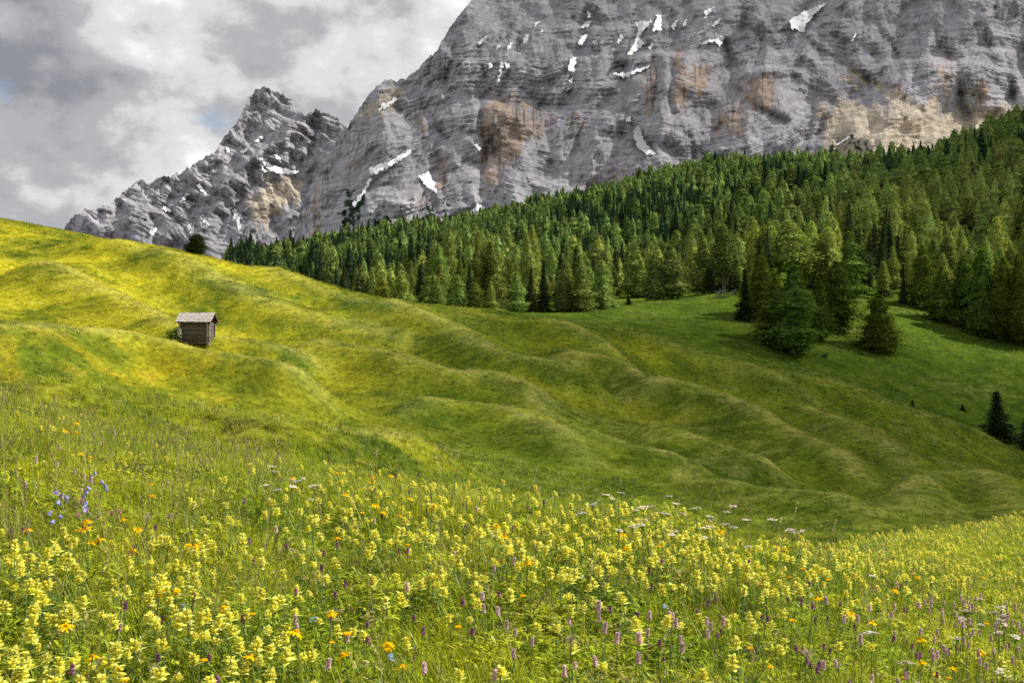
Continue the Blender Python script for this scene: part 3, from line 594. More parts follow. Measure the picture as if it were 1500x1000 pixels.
# ------------------------------------------------------------------ conifers
M_LARCH = leaf_mat('larch_needles', (1, 1, 1), .35, .28, 'tint', instvar=.12, gloss=0)
M_BARK = rough_mat('conifer_bark', (.09, .07, .05), (.17, .14, .11), 3, 5, .5, stretch=(1, 1, .3))
def prof(kind, t):
    if kind == 'larch': return 3.45 * min(1, (1 - t) ** .58 * 1.08) * min(1, .8 + t * 2)
    if kind == 'spruce': return 2.75 * (1 - t) ** .92 + .08
    if kind == 'stem': return 3.9 * max(0, 1 - t) ** .52 * min(1, .6 + t * 2.0)
    return 3.7 * math.sqrt(max(0, 1 - t ** 2.2)) * min(1, .7 + t * 2)
def crown_mesh(kind, seed, detail):
    """kind: larch (soft dome), spruce (narrow, dark, drooping), pine (rounded stone pine), stem (bare lower trunk); trees 16 m tall"""
    rn = random.Random(seed); mb = MB(); H = 16.
    lev, per, cl, sz = {2: (46, 12, 12, .46), 1: (30, 9, 5, .72), 0: (18, 8, 2, 1.15)}[detail]
    h0 = {'larch': .04, 'spruce': .03, 'pine': .07, 'stem': .26}[kind] * H
    lean = (rn.uniform(-.3, .3), rn.uniform(-.3, .3))
    wob = [rn.uniform(.72, 1.24) for _ in range(12)]; side = [rn.uniform(.70, 1.26) for _ in range(9)]
    sd = lambda a: side[int((a % 6.2832) / 6.2832 * 8)]
    # the dense inner mass of twigs
    k_in = {2: .58, 1: .72, 0: .78}[detail] * (.7 if kind == 'spruce' and detail == 2 else 1); nl, ns = {2: (22, 12), 1: (14, 9), 0: (9, 7)}[detail]; i0 = len(mb.v)
    for i in range(nl):
        t = i / (nl - 1) * .97; h = h0 + .3 + (H - h0 - .3) * t; r_ = prof(kind, t) * wob[int(t * 11)] * k_in
        saw = 1 + (.16 if kind == 'spruce' else .05) * (1 if i % 2 else -1) if i < nl - 1 else .5
        for j in range(ns):
            a = 6.2832 * (j + .5 * (i % 2)) / ns; q = r_ * saw * sd(a) * rn.uniform(.8, 1.2)
            mb.v.append((math.cos(a) * q + lean[0] * t, math.sin(a) * q + lean[1] * t, h - .12 * q * (1 if i % 2 else 0)))
    for i in range(nl - 1):
        for j in range(ns):
            p = i0 + i * ns; mb.f.append((p + j, p + (j + 1) % ns, p + ns + (j + 1) % ns, p + ns + j)); mb.m.append(0)
    for k in range(lev):
        t = (k + rn.random() * .8) / lev; h = h0 + (H - h0) * t; rad = prof(kind, t) * wob[int(t * 11)]
        n = max(3, int(per * (.45 + .6 * rad / 3)))
        for j in range(n):
            a = 6.2832 * (j + rn.random()) / n + k * 2.4; L = rad * rn.uniform(.72, 1.12) * sd(a)
            up = {'larch': rn.uniform(-.18, .26), 'spruce': rn.uniform(-.42, -.1), 'pine': rn.uniform(.1, .5), 'stem': rn.uniform(-.1, .3)}[kind]
            if detail == 2 and L > 1.2:
                c0 = Vector((lean[0] * t, lean[1] * t, h)); c1 = c0 + Vector((math.cos(a), math.sin(a), up)) * L * .85
                mb.face([c0 + Vector((0, 0, -.04)), c0 + Vector((0, 0, .04)), c1], 1)
            for q in range(cl):
                f = .5 + .5 * (q + rn.random()) / cl if detail < 2 else (.30 + .70 * ((q + rn.random()) / cl) ** .8)
                droop = -.18 * f * f * L if kind != 'pine' else .1 * f * L
                c = Vector((math.cos(a) * L * f + lean[0] * t, math.sin(a) * L * f + lean[1] * t, h + up * L * f + droop)) + Vector((rn.gauss(0, .16), rn.gauss(0, .16), rn.gauss(0, .14)))
                s = sz * rn.uniform(.6, 1.25) * (.55 + .45 * rad / 3.5)
                for _ in range(2):
                    d = Vector((math.cos(a) + rn.gauss(0, .5), math.sin(a) + rn.gauss(0, .5), rn.gauss(-.12, .4))).normalized()
                    w = d.cross(Vector((rn.gauss(0, .6), rn.gauss(0, .6), 1))).normalized()
                    l_ = s * rn.uniform(.7, 1.2); w_ = s * (rn.uniform(.2, .4) if detail == 2 else rn.uniform(.3, .5))
                    mb.face([c - d * l_ * .5, c + w * w_, c + d * l_ * .5, c - w * w_])
    for _ in range(3 if detail else 2):
        mb.face([(lean[0] - .12, lean[1], H - 1.1), (lean[0] + .12, lean[1] + rn.uniform(-.1, .1), H - 1.1), (lean[0], lean[1], H + .5)])
    return mb.mesh('crown_' + kind, [M_LARCH, M_BARK])
def trunk_mesh(kind, seed, detail):
    rn = random.Random(seed + 99); mb = MB(); n = 7 if detail == 2 else 4
    r0 = .32 if kind != 'stem' else .36
    mb.tube([(0, 0, -.8), (0, 0, .4), (rn.uniform(-.1, .1), rn.uniform(-.1, .1), 6), (0, 0, 15.4)], [r0 * 1.35, r0, r0 * .65, .03], n)
    return mb.mesh('trunk_' + kind, M_BARK, smooth=True)
TREES = {}
for kind, cnt in (('larch', 8), ('spruce', 5), ('pine', 2), ('stem', 4)):
    for dt in (0, 1, 2):
        TREES[kind, dt] = [(crown_mesh(kind, 100 * i + 7 * dt + len(kind), dt), trunk_mesh(kind, i, dt)) for i in range(cnt)]
TINT = {'larch': (.285, .355, .095), 'spruce': (.066, .100, .044), 'pine': (.085, .120, .042), 'stem': (.26, .33, .085)}

NAMES = {'larch': 'larch_tree', 'spruce': 'spruce_tree', 'pine': 'stone_pine_tree', 'stem': 'larch_tree'}
CATS = {'larch': 'larch tree', 'spruce': 'spruce tree', 'pine': 'pine tree', 'stem': 'larch tree'}
def tree(kind, X, Y, H, wid, rz, var, detail, label, group, tint, zoff=-.15):
    cm, tm = TREES[kind, detail][var % len(TREES[kind, detail])]
    root = empty(NAMES[kind], (X, Y, hz(X, Y) + zoff), rz); root.scale = (wid, wid, H / 16.)
    root.rotation_euler.x = random.gauss(0, .03); root.rotation_euler.y = random.gauss(0, .03); t = mesh_obj('trunk', tm, root); c = mesh_obj('crown', cm, root); c['tint'] = (tint[0], tint[1], tint[2], 1.)
    tag(root, label, CATS[kind], group)
    return root
def rtint(kind, k=1.0):
    v = random.uniform(.8, 1.22); y = random.uniform(-.12, .14); b = TINT[kind]
    return (b[0] * v * (1 + y) * k, b[1] * v * k, b[2] * v * (1 - y) * k)

# trees one can point at: kind, px of the base, py of the base, py of the top, px width, depth range searched, label
G1 = 'conifers standing on the near right slope'; G2 = 'conifers along the crest behind the meadow'
SPECIAL = [
 ('pine', 288, 380, 342, 40, 170, 181, 'lone rounded stone pine on the skyline above the log hut', None, .75),
 ('spruce', 1462, 644, 572, 60, 226, 262, 'lone dark spruce on the slope near the right edge, below the forest', None, 1.25),
 ('spruce', 1506, 662, 600, 40, 215, 262, 'dark spruce cut off by the right edge, beside the lone spruce', None, 1.2),
 ('larch', 1290, 514, 430, 64, 240, 340, 'lone broad larch in front of the grove, standing clear on open grass', G1, .9),
 ('larch', 1160, 516, 388, 98, 240, 340, 'largest, widest larch at the front of the slope grove', G1, .8),
 ('larch', 1226, 482, 382, 66, 260, 345, 'tall larch just behind the gap between the widest larch and the lone broad larch', G1, .85),
 ('spruce', 1092, 468, 393, 36, 280, 345, 'narrow dark spruce at the front end of the slope grove', G1, .8),
 ('larch', 1118, 462, 372, 52, 285, 345, 'larch behind the narrow dark spruce and left of the widest larch', G1, .9),
 ('larch', 1378, 470, 388, 52, 270, 345, 'larch with a drooping round crown, at the grass edge beyond the lone broad larch', G1, .95),
 ('larch', 1352, 450, 358, 46, 290, 360, 'slim pointed larch behind the round-crowned larch at the grass edge', G1, .95),
 ('larch', 1242, 440, 338, 50, 320, 400, 'tall pointed larch rising behind the middle of the slope grove', G1, .85),
 ('larch', 1436, 490, 362, 62, 260, 340, 'tall loose larch at the grass edge, its pale trunk foot showing', G1, .9),
 ('stem', 1408, 475, 372, 46, 270, 345, 'dark larch with a bare grey lower trunk by the grass edge', G1, .7),
 ('larch', 1468, 497, 376, 66, 250, 340, 'large dark larch at the grass edge near the right border', G1, .8),
 ('larch', 1502, 505, 370, 60, 250, 340, 'larch at the grass edge cut off by the right border', G1, .8),
 ('stem', 1160, 425, 322, 78, 345, 420, 'big round-headed larch rising behind the slope grove', G2, 1.15),
 ('stem', 1061, 428, 328, 58, 335, 400, 'dark tree with a clear bare trunk on the sunlit crest', G2, .75),
 ('larch', 1030, 430, 352, 46, 335, 400, 'larch leaning against the dark bare-trunked tree on the crest', G2, .85),
 ('larch', 1108, 420, 322, 44, 360, 440, 'bright yellow-green larch with a visible trunk behind the crest', G2, 1.45),
 ('larch', 1132, 418, 330, 40, 370, 440, 'bright larch between the round-headed larch and its bright neighbour', G2, 1.4),
 ('larch', 985, 438, 358, 56, 332, 400, 'wide dark larch at the edge of the sunlit clearing', G2, .85),
 ('larch', 960, 440, 372, 44, 332, 400, 'larch beside the wide dark larch at the clearing edge', G2, .9),
 ('spruce', 895, 450, 422, 14, 300, 400, 'little dark spruce standing in the sunlit clearing', G2, .8),
 ('spruce', 921, 446, 430, 12, 300, 400, 'smallest spruce seedling in the sunlit clearing', G2, .9),
 ('larch', 850, 456, 372, 46, 235, 420, 'tall larch on the crest next to the clearing', G2, 1.),
 ('larch', 826, 456, 398, 40, 235, 420, 'rounded larch on the crest right behind the twin dark spruces', G2, 1.),
 ('spruce', 796, 457, 380, 26, 235, 420, 'taller of the twin dark spruces on the crest', G2, .9),
 ('spruce', 776, 457, 392, 24, 235, 420, 'shorter of the twin dark spruces on the crest', G2, .9),
 ('larch', 757, 458, 398, 44, 235, 420, 'light green larch in front of the twin dark spruces', G2, 1.25),
 ('larch', 632, 456, 398, 42, 210, 420, 'broad light green larch where the meadow crest meets the forest', G2, 1.1),
 ('larch', 670, 460, 402, 38, 215, 420, 'larch with a forked top on the crest, third from the broad crest larch', G2, 1.),
 ('larch', 697, 461, 412, 36, 215, 420, 'low larch on the crest beside the fork-topped larch', G2, 1.),
 ('larch', 720, 461, 410, 22, 215, 420, 'thin pale larch alone in a gap on the crest', G2, 1.25),
 ('larch', 588, 448, 400, 40, 200, 420, 'larch peeping over the meadow crest at its lower end', G2, 1.15),
 ('larch', 560, 442, 402, 34, 200, 420, 'small larch peeping over the meadow crest, first of the row', G2, 1.),
 ('larch', 880, 452, 380, 40, 300, 420, 'soft larch on the crest just behind the clearing seedlings', G2, 1.1),
 ('larch', 940, 436, 380, 36, 350, 440, 'light larch at the back of the sunlit clearing', G2, 1.3),
 ('larch', 1134, 500, 405, 56, 240, 340, 'larch tucked in between the narrow spruce and the widest larch', G1, .8),
 ('larch', 1196, 497, 410, 52, 250, 340, 'low larch filling the gap right of the widest larch', G1, .8),
 ('spruce', 1336, 595, 584, 8, 226, 262, 'tiny spruce sapling alone on the open right slope', None, .8),
 ('spruce', 1410, 601, 591, 9, 226, 262, 'tiny spruce sapling between the other sapling and the lone spruce', None, .8),
]
PLACED = []
for i, (kind, px, yb, yt, w, r0, r1, lab, grp, tk) in enumerate(SPECIAL):
    zf = lambda x, r: height((x - 750) / F * r, r)
    r = find_r(px, yb, r0, r1, zf); X = (px - 750) / F * r
    zb = hz(X, r); H = max(1.0, (CAMZ + (500 - yt) / F * r) - zb)
    nat = {'larch': 6.6, 'spruce': 5.0, 'pine': 7.2, 'stem': 7.2}[kind]
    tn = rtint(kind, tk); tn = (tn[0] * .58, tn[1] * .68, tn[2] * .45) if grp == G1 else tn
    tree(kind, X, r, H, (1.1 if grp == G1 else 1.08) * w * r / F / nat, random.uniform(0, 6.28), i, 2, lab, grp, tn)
    PLACED.append((X, r, w * r / F))

# the forest: every standing tree as a point, front to back
def forest_points():
    n = 30000
    r = np.sqrt(RNG.uniform(300 ** 2, 1735 ** 2, n)); x = RNG.uniform(-60, 1620, n); X = (x - 750) / F * r
    n1 = fbm(X / 60, r / 60, 3, 301); n2 = fbm(X / 160, r / 160, 3, 302)
    # lower edge of the wood by photo column
    edge = np.interp(x, [-60, 300, 540, 620, 700, 840, 860, 1010, 1040, 1150, 1200, 1300, 1400, 1500, 1620], [900, 700, 480, 330, 330, 330, 430, 430, 360, 350, 360, 350, 330, 325, 320])
    p = (r > edge) & (RNG.uniform(0, 1, n) < np.where(r < 520, .75, np.clip(1.0 - .25 * n1, .5, 1)))
    p &= ~((n1 > .38) & (r < 1500)); p &= x > 332
    p &= ~((x > 560) & (x < 860) & (r < 600) & (n1 > .15))
    return X[p], r[p], x[p], n1[p], n2[p]
FX, FY, Fx, FN1, FN2 = forest_points()
o = np.argsort(FY); FX, FY, Fx, FN1, FN2 = FX[o], FY[o], Fx[o], FN1[o], FN2[o]
FZ = height(FX, FY)
u = RNG.uniform(0, 1, len(FX))
pl = np.clip(.70 - 1.1 * FN2 - .7 * fbm(FX / 40, FY / 60, 2, 303) + .3 * (FY < 650) - .4 * (1 - sstep(350, 620, Fx)), .08, .95)
FK = np.where(u < pl, np.where(RNG.uniform(0, 1, len(FX)) < .68, 0, 3), np.where(RNG.uniform(0, 1, len(FX)) < .88, 1, 2))
KN = ['larch', 'spruce', 'pine', 'stem']
FH = np.clip(RNG.normal(16, 4.2, len(FX)), 6, 26) * (1 + .22 * sstep(500, 900, FY)) * np.where(FK == 2, .75, 1) * np.where(RNG.uniform(0, 1, len(FX)) < .12, .6, 1)
FWD = RNG.uniform(.68, 1.38, len(FX)) * FH / 16
FV = RNG.integers(0, 30, len(FX)); FR = RNG.uniform(0, 6.28, len(FX))
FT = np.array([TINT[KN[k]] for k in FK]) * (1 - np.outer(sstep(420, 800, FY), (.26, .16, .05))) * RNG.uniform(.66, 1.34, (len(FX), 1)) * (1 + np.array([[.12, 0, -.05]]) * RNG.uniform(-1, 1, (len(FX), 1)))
# how much of each tree shows: paint them front to back on a coarse picture
buf = np.zeros((340, 760), bool); seen = np.zeros(len(FX))
for (X, r, w) in PLACED:
    a = int((750 + F * (X - w * .3) / r) / 2); b = int((750 + F * (X + w * .3) / r) / 2)
for i in range(len(FX)):
    s = F / FY[i]; cx = Fx[i] / 2; yb = (500 - (FZ[i] - CAMZ) * s) / 2; yt = yb - FH[i] * s / 2; hw = FWD[i] * 3 * s / 2
    y0, y1 = int(max(0, yt)), int(min(339, yb)); x0, x1 = int(max(0, cx - hw * .7)), int(min(759, cx + hw * .7 + 1))
    if y1 <= y0 or x1 <= x0: continue
    b = buf[y0:y1, x0:x1]; seen[i] = (~b).sum(); b[:] = True
vis_order = np.argsort(-seen); N_IND = 300 - sum(1 for s in SPECIAL if s[0] in ('larch', 'stem')) 
ind = set(int(i) for i in vis_order[:265])
def forest_label(i):
    k = KN[FK[i]]; nm = {'larch': 'soft green larch', 'stem': 'round-headed larch', 'spruce': 'dark narrow spruce', 'pine': 'dark rounded stone pine'}[k]
    if Fx[i] > 1330 and FY[i] > 560: w = 'high on the hill near the right edge'
    elif Fx[i] > 1330: w = 'above the grass edge at far right'
    elif Fx[i] > 1130: w = 'on the hill behind the slope grove'
    elif Fx[i] > 1010: w = 'behind the bare-trunked crest tree'
    elif Fx[i] > 840: w = 'behind the sunlit clearing'
    elif Fx[i] > 600: w = 'behind the crest row of larches'
    else: w = 'beyond the lower end of the meadow crest'
    return nm + ' ' + w
ZL = {}
for i in sorted(ind, key=lambda i: Fx[i]): ZL.setdefault(forest_label(i), []).append(i)
def nth(k, n):
    if n == 1: return ''
    w = ['leftmost', 'second', 'third', 'fourth', 'fifth', 'sixth', 'seventh', 'eighth', 'ninth', 'tenth', 'eleventh', 'twelfth']
    return ', leftmost' if k == 0 else ', %s from left' % (w[k] if k < 12 else '%dth' % (k + 1) if (k + 1) % 10 not in (1, 2, 3) else '%d%s' % (k + 1, ['st', 'nd', 'rd'][(k + 1) % 10 - 1]))
for i in sorted(ind):
    b = forest_label(i); k = KN[FK[i]]; lab = b + nth(ZL[b].index(i), len(ZL[b])); grp = 'conifers of the forest'
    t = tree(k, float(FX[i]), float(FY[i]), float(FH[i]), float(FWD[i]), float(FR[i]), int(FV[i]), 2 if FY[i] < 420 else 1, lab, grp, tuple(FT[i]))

# ------------------------------------------------------------------ scattering of what nobody could count
def source(name, meshes):
    c = bpy.data.collections.new(name)
    for k, m in enumerate(meshes):
        o = bpy.data.objects.new('%s_%02d' % (name, k), m); c.objects.link(o)
    return c
def scatter(name, pts, rot, scl, tint, pick, coll, label):
    n = len(pts); me = bpy.data.meshes.new(name); me.vertices.add(n); me.vertices.foreach_set('co', np.asarray(pts, np.float32).ravel())
    a = me.attributes.new('rot', 'FLOAT_VECTOR', 'POINT'); a.data.foreach_set('vector', np.asarray(rot, np.float32).ravel())
    a = me.attributes.new('scl', 'FLOAT_VECTOR', 'POINT'); a.data.foreach_set('vector', np.asarray(scl, np.float32).ravel())
    a = me.attributes.new('tint', 'FLOAT_COLOR', 'POINT'); a.data.foreach_set('color', np.c_[np.asarray(tint), np.ones(n)].astype(np.float32).ravel())
    a = me.attributes.new('pick', 'INT', 'POINT'); a.data.foreach_set('value', np.asarray(pick, np.int32))
    o = mesh_obj(name, me); ng = bpy.data.node_groups.new(name + '_nodes', 'GeometryNodeTree')
    ng.interface.new_socket('Geometry', in_out='INPUT', socket_type='NodeSocketGeometry'); ng.interface.new_socket('Geometry', in_out='OUTPUT', socket_type='NodeSocketGeometry')
    N = ng.nodes; L = ng.links; gi = N.new('NodeGroupInput'); go = N.new('NodeGroupOutput'); ip = N.new('GeometryNodeInstanceOnPoints')
    ci = N.new('GeometryNodeCollectionInfo'); ci.inputs[0].default_value = coll; ci.inputs[1].default_value = True; ci.inputs[2].default_value = True
    def attr(nm, t):
        q = N.new('GeometryNodeInputNamedAttribute'); q.data_type = t; q.inputs[0].default_value = nm; return q.outputs[0]
    L.new(gi.outputs[0], ip.inputs['Points']); L.new(ci.outputs[0], ip.inputs['Instance']); ip.inputs['Pick Instance'].default_value = True
    L.new(attr('pick', 'INT'), ip.inputs['Instance Index'])
    e = N.new('FunctionNodeEulerToRotation'); L.new(attr('rot', 'FLOAT_VECTOR'), e.inputs[0]); L.new(e.outputs[0], ip.inputs['Rotation'])
    L.new(attr('scl', 'FLOAT_VECTOR'), ip.inputs['Scale']); L.new(ip.outputs[0], go.inputs[0])
    md = o.modifiers.new('scatter', 'NODES'); md.node_group = ng
    tag(o, label, kind='stuff'); return o
srcs = []; start = {}
for k in KN:
    start[k] = len(srcs); srcs += [m[0] for m in TREES[k, 0]]
for k in KN:
    start[k, 1] = len(srcs); srcs += [m[0] for m in TREES[k, 1]]
fc = source('forest_conifer', srcs)
rest = np.array([i for i in range(len(FX)) if i not in ind and not (FY[i] > 900 and Fx[i] < 230)])
near = FY[rest] < 700
pick = np.array([(start[KN[FK[i]], 1] if nr else start[KN[FK[i]]]) + FV[i] % len(TREES[KN[FK[i]], 0]) for i, nr in zip(rest, near)])
m = len(rest)
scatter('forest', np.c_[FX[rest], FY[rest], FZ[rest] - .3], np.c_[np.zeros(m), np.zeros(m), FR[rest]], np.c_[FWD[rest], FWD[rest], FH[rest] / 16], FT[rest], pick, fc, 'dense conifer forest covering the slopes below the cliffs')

# ------------------------------------------------------------------ log hut
M_LOG = rough_mat('weathered_log', (.075, .058, .044), (.20, .165, .135), 2.5, 6, .6, stretch=(.5, 4, 4))
M_END = rough_mat('grey_log_end', (.30, .26, .22), (.42, .38, .33), 6, 4, .4)
M_SHING = rough_mat('silvery_wood_shingle', (.26, .22, .20), (.46, .42, .39), 4, 5, .5)
M_DARKW = rough_mat('dark_weathered_board', (.03, .02, .014), (.07, .045, .03), 3, 5, .5, stretch=(1, 1, .3))
M_STONE = rough_mat('foundation_stone', (.2, .19, .17), (.33, .31, .28), 5, 5, .6)
def build_hut():
    r = find_r(289, 497, 86, 150, lambda x, r: height((x - 750) / F * r, r)); X = (289 - 750) / F * r
    LX, LY, HW = 3.15, 2.7, 2.3; rl = .098
    zg = [hz(X + a, r + b) for a in (-LX / 2, LX / 2) for b in (-LY / 2, LY / 2)]
    hut = empty('log_hut', (X, r, (max(zg) + min(zg)) / 2 - .03), R(1.5)); base = -.3
    hut.scale = (.76,) * 3; tag(hut, 'small weathered log hut with grey shingle roof on the yellow hillside', 'hut')
    def log(axis, pos, ln, rad, z, off):
        mb = MB(); k = 9; n = 5
        pts = []
        for j in range(n):
            t = -ln / 2 + ln * j / (n - 1); w = (random.uniform(-.012, .012), random.uniform(-.012, .012))
            pts.append((t + off, pos + w[0], z + w[1]) if axis == 'x' else (pos + w[0], t + off, z + w[1]))
        mb.tube(pts, [rad * random.uniform(.93, 1.05) for _ in pts], k, 0)
        for f in range(len(mb.f)):
            if len(mb.f[f]) > 4: mb.m[f] = 1
        mesh_obj('log', mb.mesh('log', [M_LOG, M_END]), hut)
    nl = 13
    for i in range(nl):
        z = base + rl + i * rl * 1.93
        for s in (-1, 1):
            log('x', s * LY / 2, LX + .42 + random.uniform(-.05, .1), rl * random.uniform(.92, 1.06), z, 0)
            log('y', s * LX / 2, LY + .5 + random.uniform(-.08, .16), rl * random.uniform(.9, 1.05), z + rl * .96, 0)
    eave = base + nl * rl * 1.93 + .12; rise = 1.02; hw = LY / 2 + .5; rlx = LX / 2 + .48; sl = math.atan2(rise, hw)
    # gable boards, one by one
    for s in (-1, 1):
        nb = 11; w = LY / nb
        for i in range(nb):
            y = -LY / 2 + (i + .5) * w; top = rise * (1 - abs(y) / hw) - .04
            if top < .1: continue
            mb = MB(); mb.box((s * (LX / 2 + .02 + .012 * (i % 2)), y, eave - .12 + (top + .12) / 2), (.05, w * .93, top + .12), jit=.006)
            mesh_obj('gable_board', mb.mesh('gable_board', M_DARKW), hut)
    from mathutils import Matrix
    for s in (-1, 1):
        rot = Matrix.Rotation(-s * sl, 3, 'X'); ln = math.hypot(hw, rise) + .06
        mid = Vector((0, s * hw / 2, eave + rise / 2))
        mb = MB(); mb.box(mid, (2 * rlx - .06, ln, .05), rot=rot)
        roof = mesh_obj('roof', mb.mesh('roof_deck', M_DARKW), hut)
        sh = MB(); rows = 6; nrm = rot @ Vector((0, 0, 1))
        for q in range(rows):
            x = -rlx
            while x < rlx - .04:
                w = random.uniform(.13, .26); w = min(w, rlx - x + random.uniform(0, .05))
                t = (q + .5) / rows; yy = -s * (ln / 2) * 0 + (t - .5) * ln * s
                L = ln / rows * random.uniform(1.25, 1.6)
                tl = Matrix.Rotation(s * random.uniform(.03, .10), 3, 'X') @ Matrix.Rotation(random.uniform(-.04, .04), 3, 'Z')
                c = mid + rot @ Vector((0, yy, .06 + (rows - q) * .006 + random.uniform(0, .02))); c.x = x + w / 2
                sh.box(c, (w * .94, L, .022), rot=rot @ tl); x += w
        tag(mesh_obj('shingles', sh.mesh('shingles', M_SHING), roof), kind='stuff')
        for e in (-1, 1):
            mb = MB(); mb.box(mid + Vector((e * (rlx - .02), 0, -.03)), (.05, ln + .08, .2), rot=rot, jit=.008)
            mesh_obj('barge_board', mb.mesh('barge_board', M_DARKW), hut)
        mb = MB()
        mb.tube([(-rlx + .1, s * (LY / 2 + .02), eave - .02), (rlx - .1, s * (LY / 2 + .02), eave - .02)], .1, 8); mesh_obj('purlin', mb.mesh('purlin', [M_LOG, M_END]), hut)
    mb = MB(); mb.box((0, .04, eave + rise + .06), (2 * rlx, .22, .035), rot=Matrix.Rotation(.5, 3, 'X'), jit=.01); mesh_obj('ridge_board', mb.mesh('ridge_board', M_SHING), hut)
    mb = MB(); mb.tube([(-rlx, 0, eave + rise - .14), (rlx + .12, 0, eave + rise - .14)], .1, 8); mesh_obj('ridge_beam', mb.mesh('ridge_beam', [M_LOG, M_END]), hut)
    for a in (-1, 1):
        for b in (-1, 1):
            for k in range(2):
                mb = MB(); q = .24; mb.blob((a * LX / 2 + random.uniform(-.1, .1), b * LY / 2 + random.uniform(-.1, .1), .02 - .3 * k), (q, q * .9, .26), 0, 7, 5, .18)
                mesh_obj('foundation_stone', mb.mesh('foundation_stone', M_STONE), hut)
    for k in range(3):
        mb = MB(); mb.tube([(-1.2 + k * .15, -LY / 2 - .12 - .1 * k, .16 + .05 * k), (LX / 2 + .25, -LY / 2 - .1 - .1 * k, .08 + .05 * k)], .075, 7)
        mesh_obj('sill_log', mb.mesh('sill_log', [M_LOG, M_END]), hut)
    # elder bush at its corner
    M_BUSH = leaf_mat('elder_leaf', (.055, .11, .022), .3, .4); M_BL = leaf_mat('elder_blossom', (.62, .62, .42), .3, .2)
    bx, by = X - LX / 2 * .8 - .05, r - LY / 2 * .8 - .5; bush = empty('elder_bush', (bx - .1, by - .2, hz(bx, by) + .05), 0, .95); tag(bush, 'small green bush with pale blossom at the corner of the log hut', 'bush')
    mb = MB(); st = MB(); bl = MB(); rn = random.Random(4)
    for (cx, cz, rr) in ((-.35, .55, .42), (.1, .75, .5), (-.2, 1.15, .5), (.35, 1.2, .42), (-.55, 1.25, .35), (.05, 1.55, .3), (.45, .35, .3)):
        st.tube([(0, 0, 0), (cx * .5, 0, cz * .6), (cx, 0, cz)], [.03, .02, .01], 4)
        for _ in range(150):
            v = Vector((rn.gauss(0, 1), rn.gauss(0, 1), rn.gauss(0, 1))).normalized() * rr * rn.uniform(.5, 1.05)
            d = Vector((rn.gauss(0, 1), rn.gauss(0, 1), rn.gauss(0, .7))); mb.leaf(Vector((cx, 0, cz)) + v, d, (0, 0, 1), rn.uniform(.1, .2), .09, .2, 0, 2, (0, 1, 0))
    for _ in range(26):
        c = Vector((rn.uniform(.3, .62), rn.uniform(-.5, -.2), rn.uniform(.9, 1.7)))
        bl.blob(c, (.07, .07, .03), 0, 5, 3, .3)
    mesh_obj('foliage', mb.mesh('bush_foliage', M_BUSH), bush); mesh_obj('stems', st.mesh('bush_stem', M_BARK), bush); mesh_obj('blossom', bl.mesh('bush_blossom', M_BL), bush)
build_hut()
# low shrubs on the right slope
M_SHRUB = leaf_mat('juniper_leaf', (.035, .06, .02), .2, .4)
def shrub(px, py, wpx, label, hk=.7):
    r = find_r(px, py, 226, 345, lambda x, r: height((x - 750) / F * r, r)); X = (px - 750) / F * r; w = wpx * r / F / 2
    root = empty('juniper_shrub', (X, r, hz(X, r) - .05)); tag(root, label, 'shrub'); rn = random.Random(px); mb = MB(); st = MB()
    for _ in range(5):
        c = Vector((rn.uniform(-.6, .6) * w, rn.uniform(-.4, .4) * w, rn.uniform(.3, .7) * w * hk)); rr = w * rn.uniform(.4, .6)
        st.tube([(0, 0, 0), tuple(c)], [.04, .02], 4)
        for _ in range(90):
            v = Vector((rn.gauss(0, 1), rn.gauss(0, 1), rn.gauss(0, .8))).normalized() * rr * rn.uniform(.4, 1.05)
            mb.leaf(c + v, v + Vector((0, 0, .4)), (0, 0, 1), rr * .45, rr * .16, .1, 0, 2, (0, 1, 0))
    mesh_obj('foliage', mb.mesh('shrub_foliage', M_SHRUB), root); mesh_obj('stems', st.mesh('shrub_stem', M_BARK), root)
shrub(1210, 523, 14, 'low dark shrub on the grass between the widest larch and the lone broad larch')
shrub(1058, 436, 26, 'dark juniper shrub at the foot of the bare-trunked crest tree', .6)
shrub(1075, 432, 18, 'dark juniper shrub beside the crest, next to the narrow dark spruce', .6)
shrub(1262, 520, 8, 'tiny dark shrub at the foot of the lone broad larch')

# ------------------------------------------------------------------ grass
M_GRASS = leaf_mat('meadow_grass', (1, 1, 1), .42, .45, 'tint', instvar=.15, gloss=.012, rough=.4)
M_STEM = leaf_mat('green_stem', (.13, .20, .03), .3, .2)
M_STRAW = leaf_mat('dry_stalk', (.42, .36, .17), .3, .35)
M_SEED = leaf_mat('brown_seed_head', (.17, .11, .06), .2, .4)
def grass_clump(seed, n, h, spread, wd, herb=0):
    rn = random.Random(seed); mb = MB()
    for _ in range(n):
        a = rn.uniform(0, 6.28); b = (rn.gauss(0, spread), rn.gauss(0, spread), -.02); l_ = h * rn.uniform(.45, 1.15); ti = abs(rn.gauss(0, .34))
        mb.leaf(b, (math.cos(a) * ti, math.sin(a) * ti, 1), (math.cos(a) * -1, math.sin(a) * -1, .15), l_, wd * rn.uniform(.6, 1.3), rn.uniform(-.1, -.75) * -1, 0, 4, (.7, 1, .8, .5, 0))
    for _ in range(herb):
        a = rn.uniform(0, 6.28); ht = h * rn.uniform(.3, .85); c = (rn.gauss(0, spread), rn.gauss(0, spread), ht)
        for q in range(rn.randint(2, 4)):
            a2 = a + q * 1.9; mb.leaf(c, (math.cos(a2), math.sin(a2), rn.uniform(-.2, .5)), (0, 0, 1), rn.uniform(.025, .055), rn.uniform(.008, .017), rn.uniform(.1, .6), 0, 3, (0, 1, .9, 0))
    return mb.mesh('grass_clump', M_GRASS)
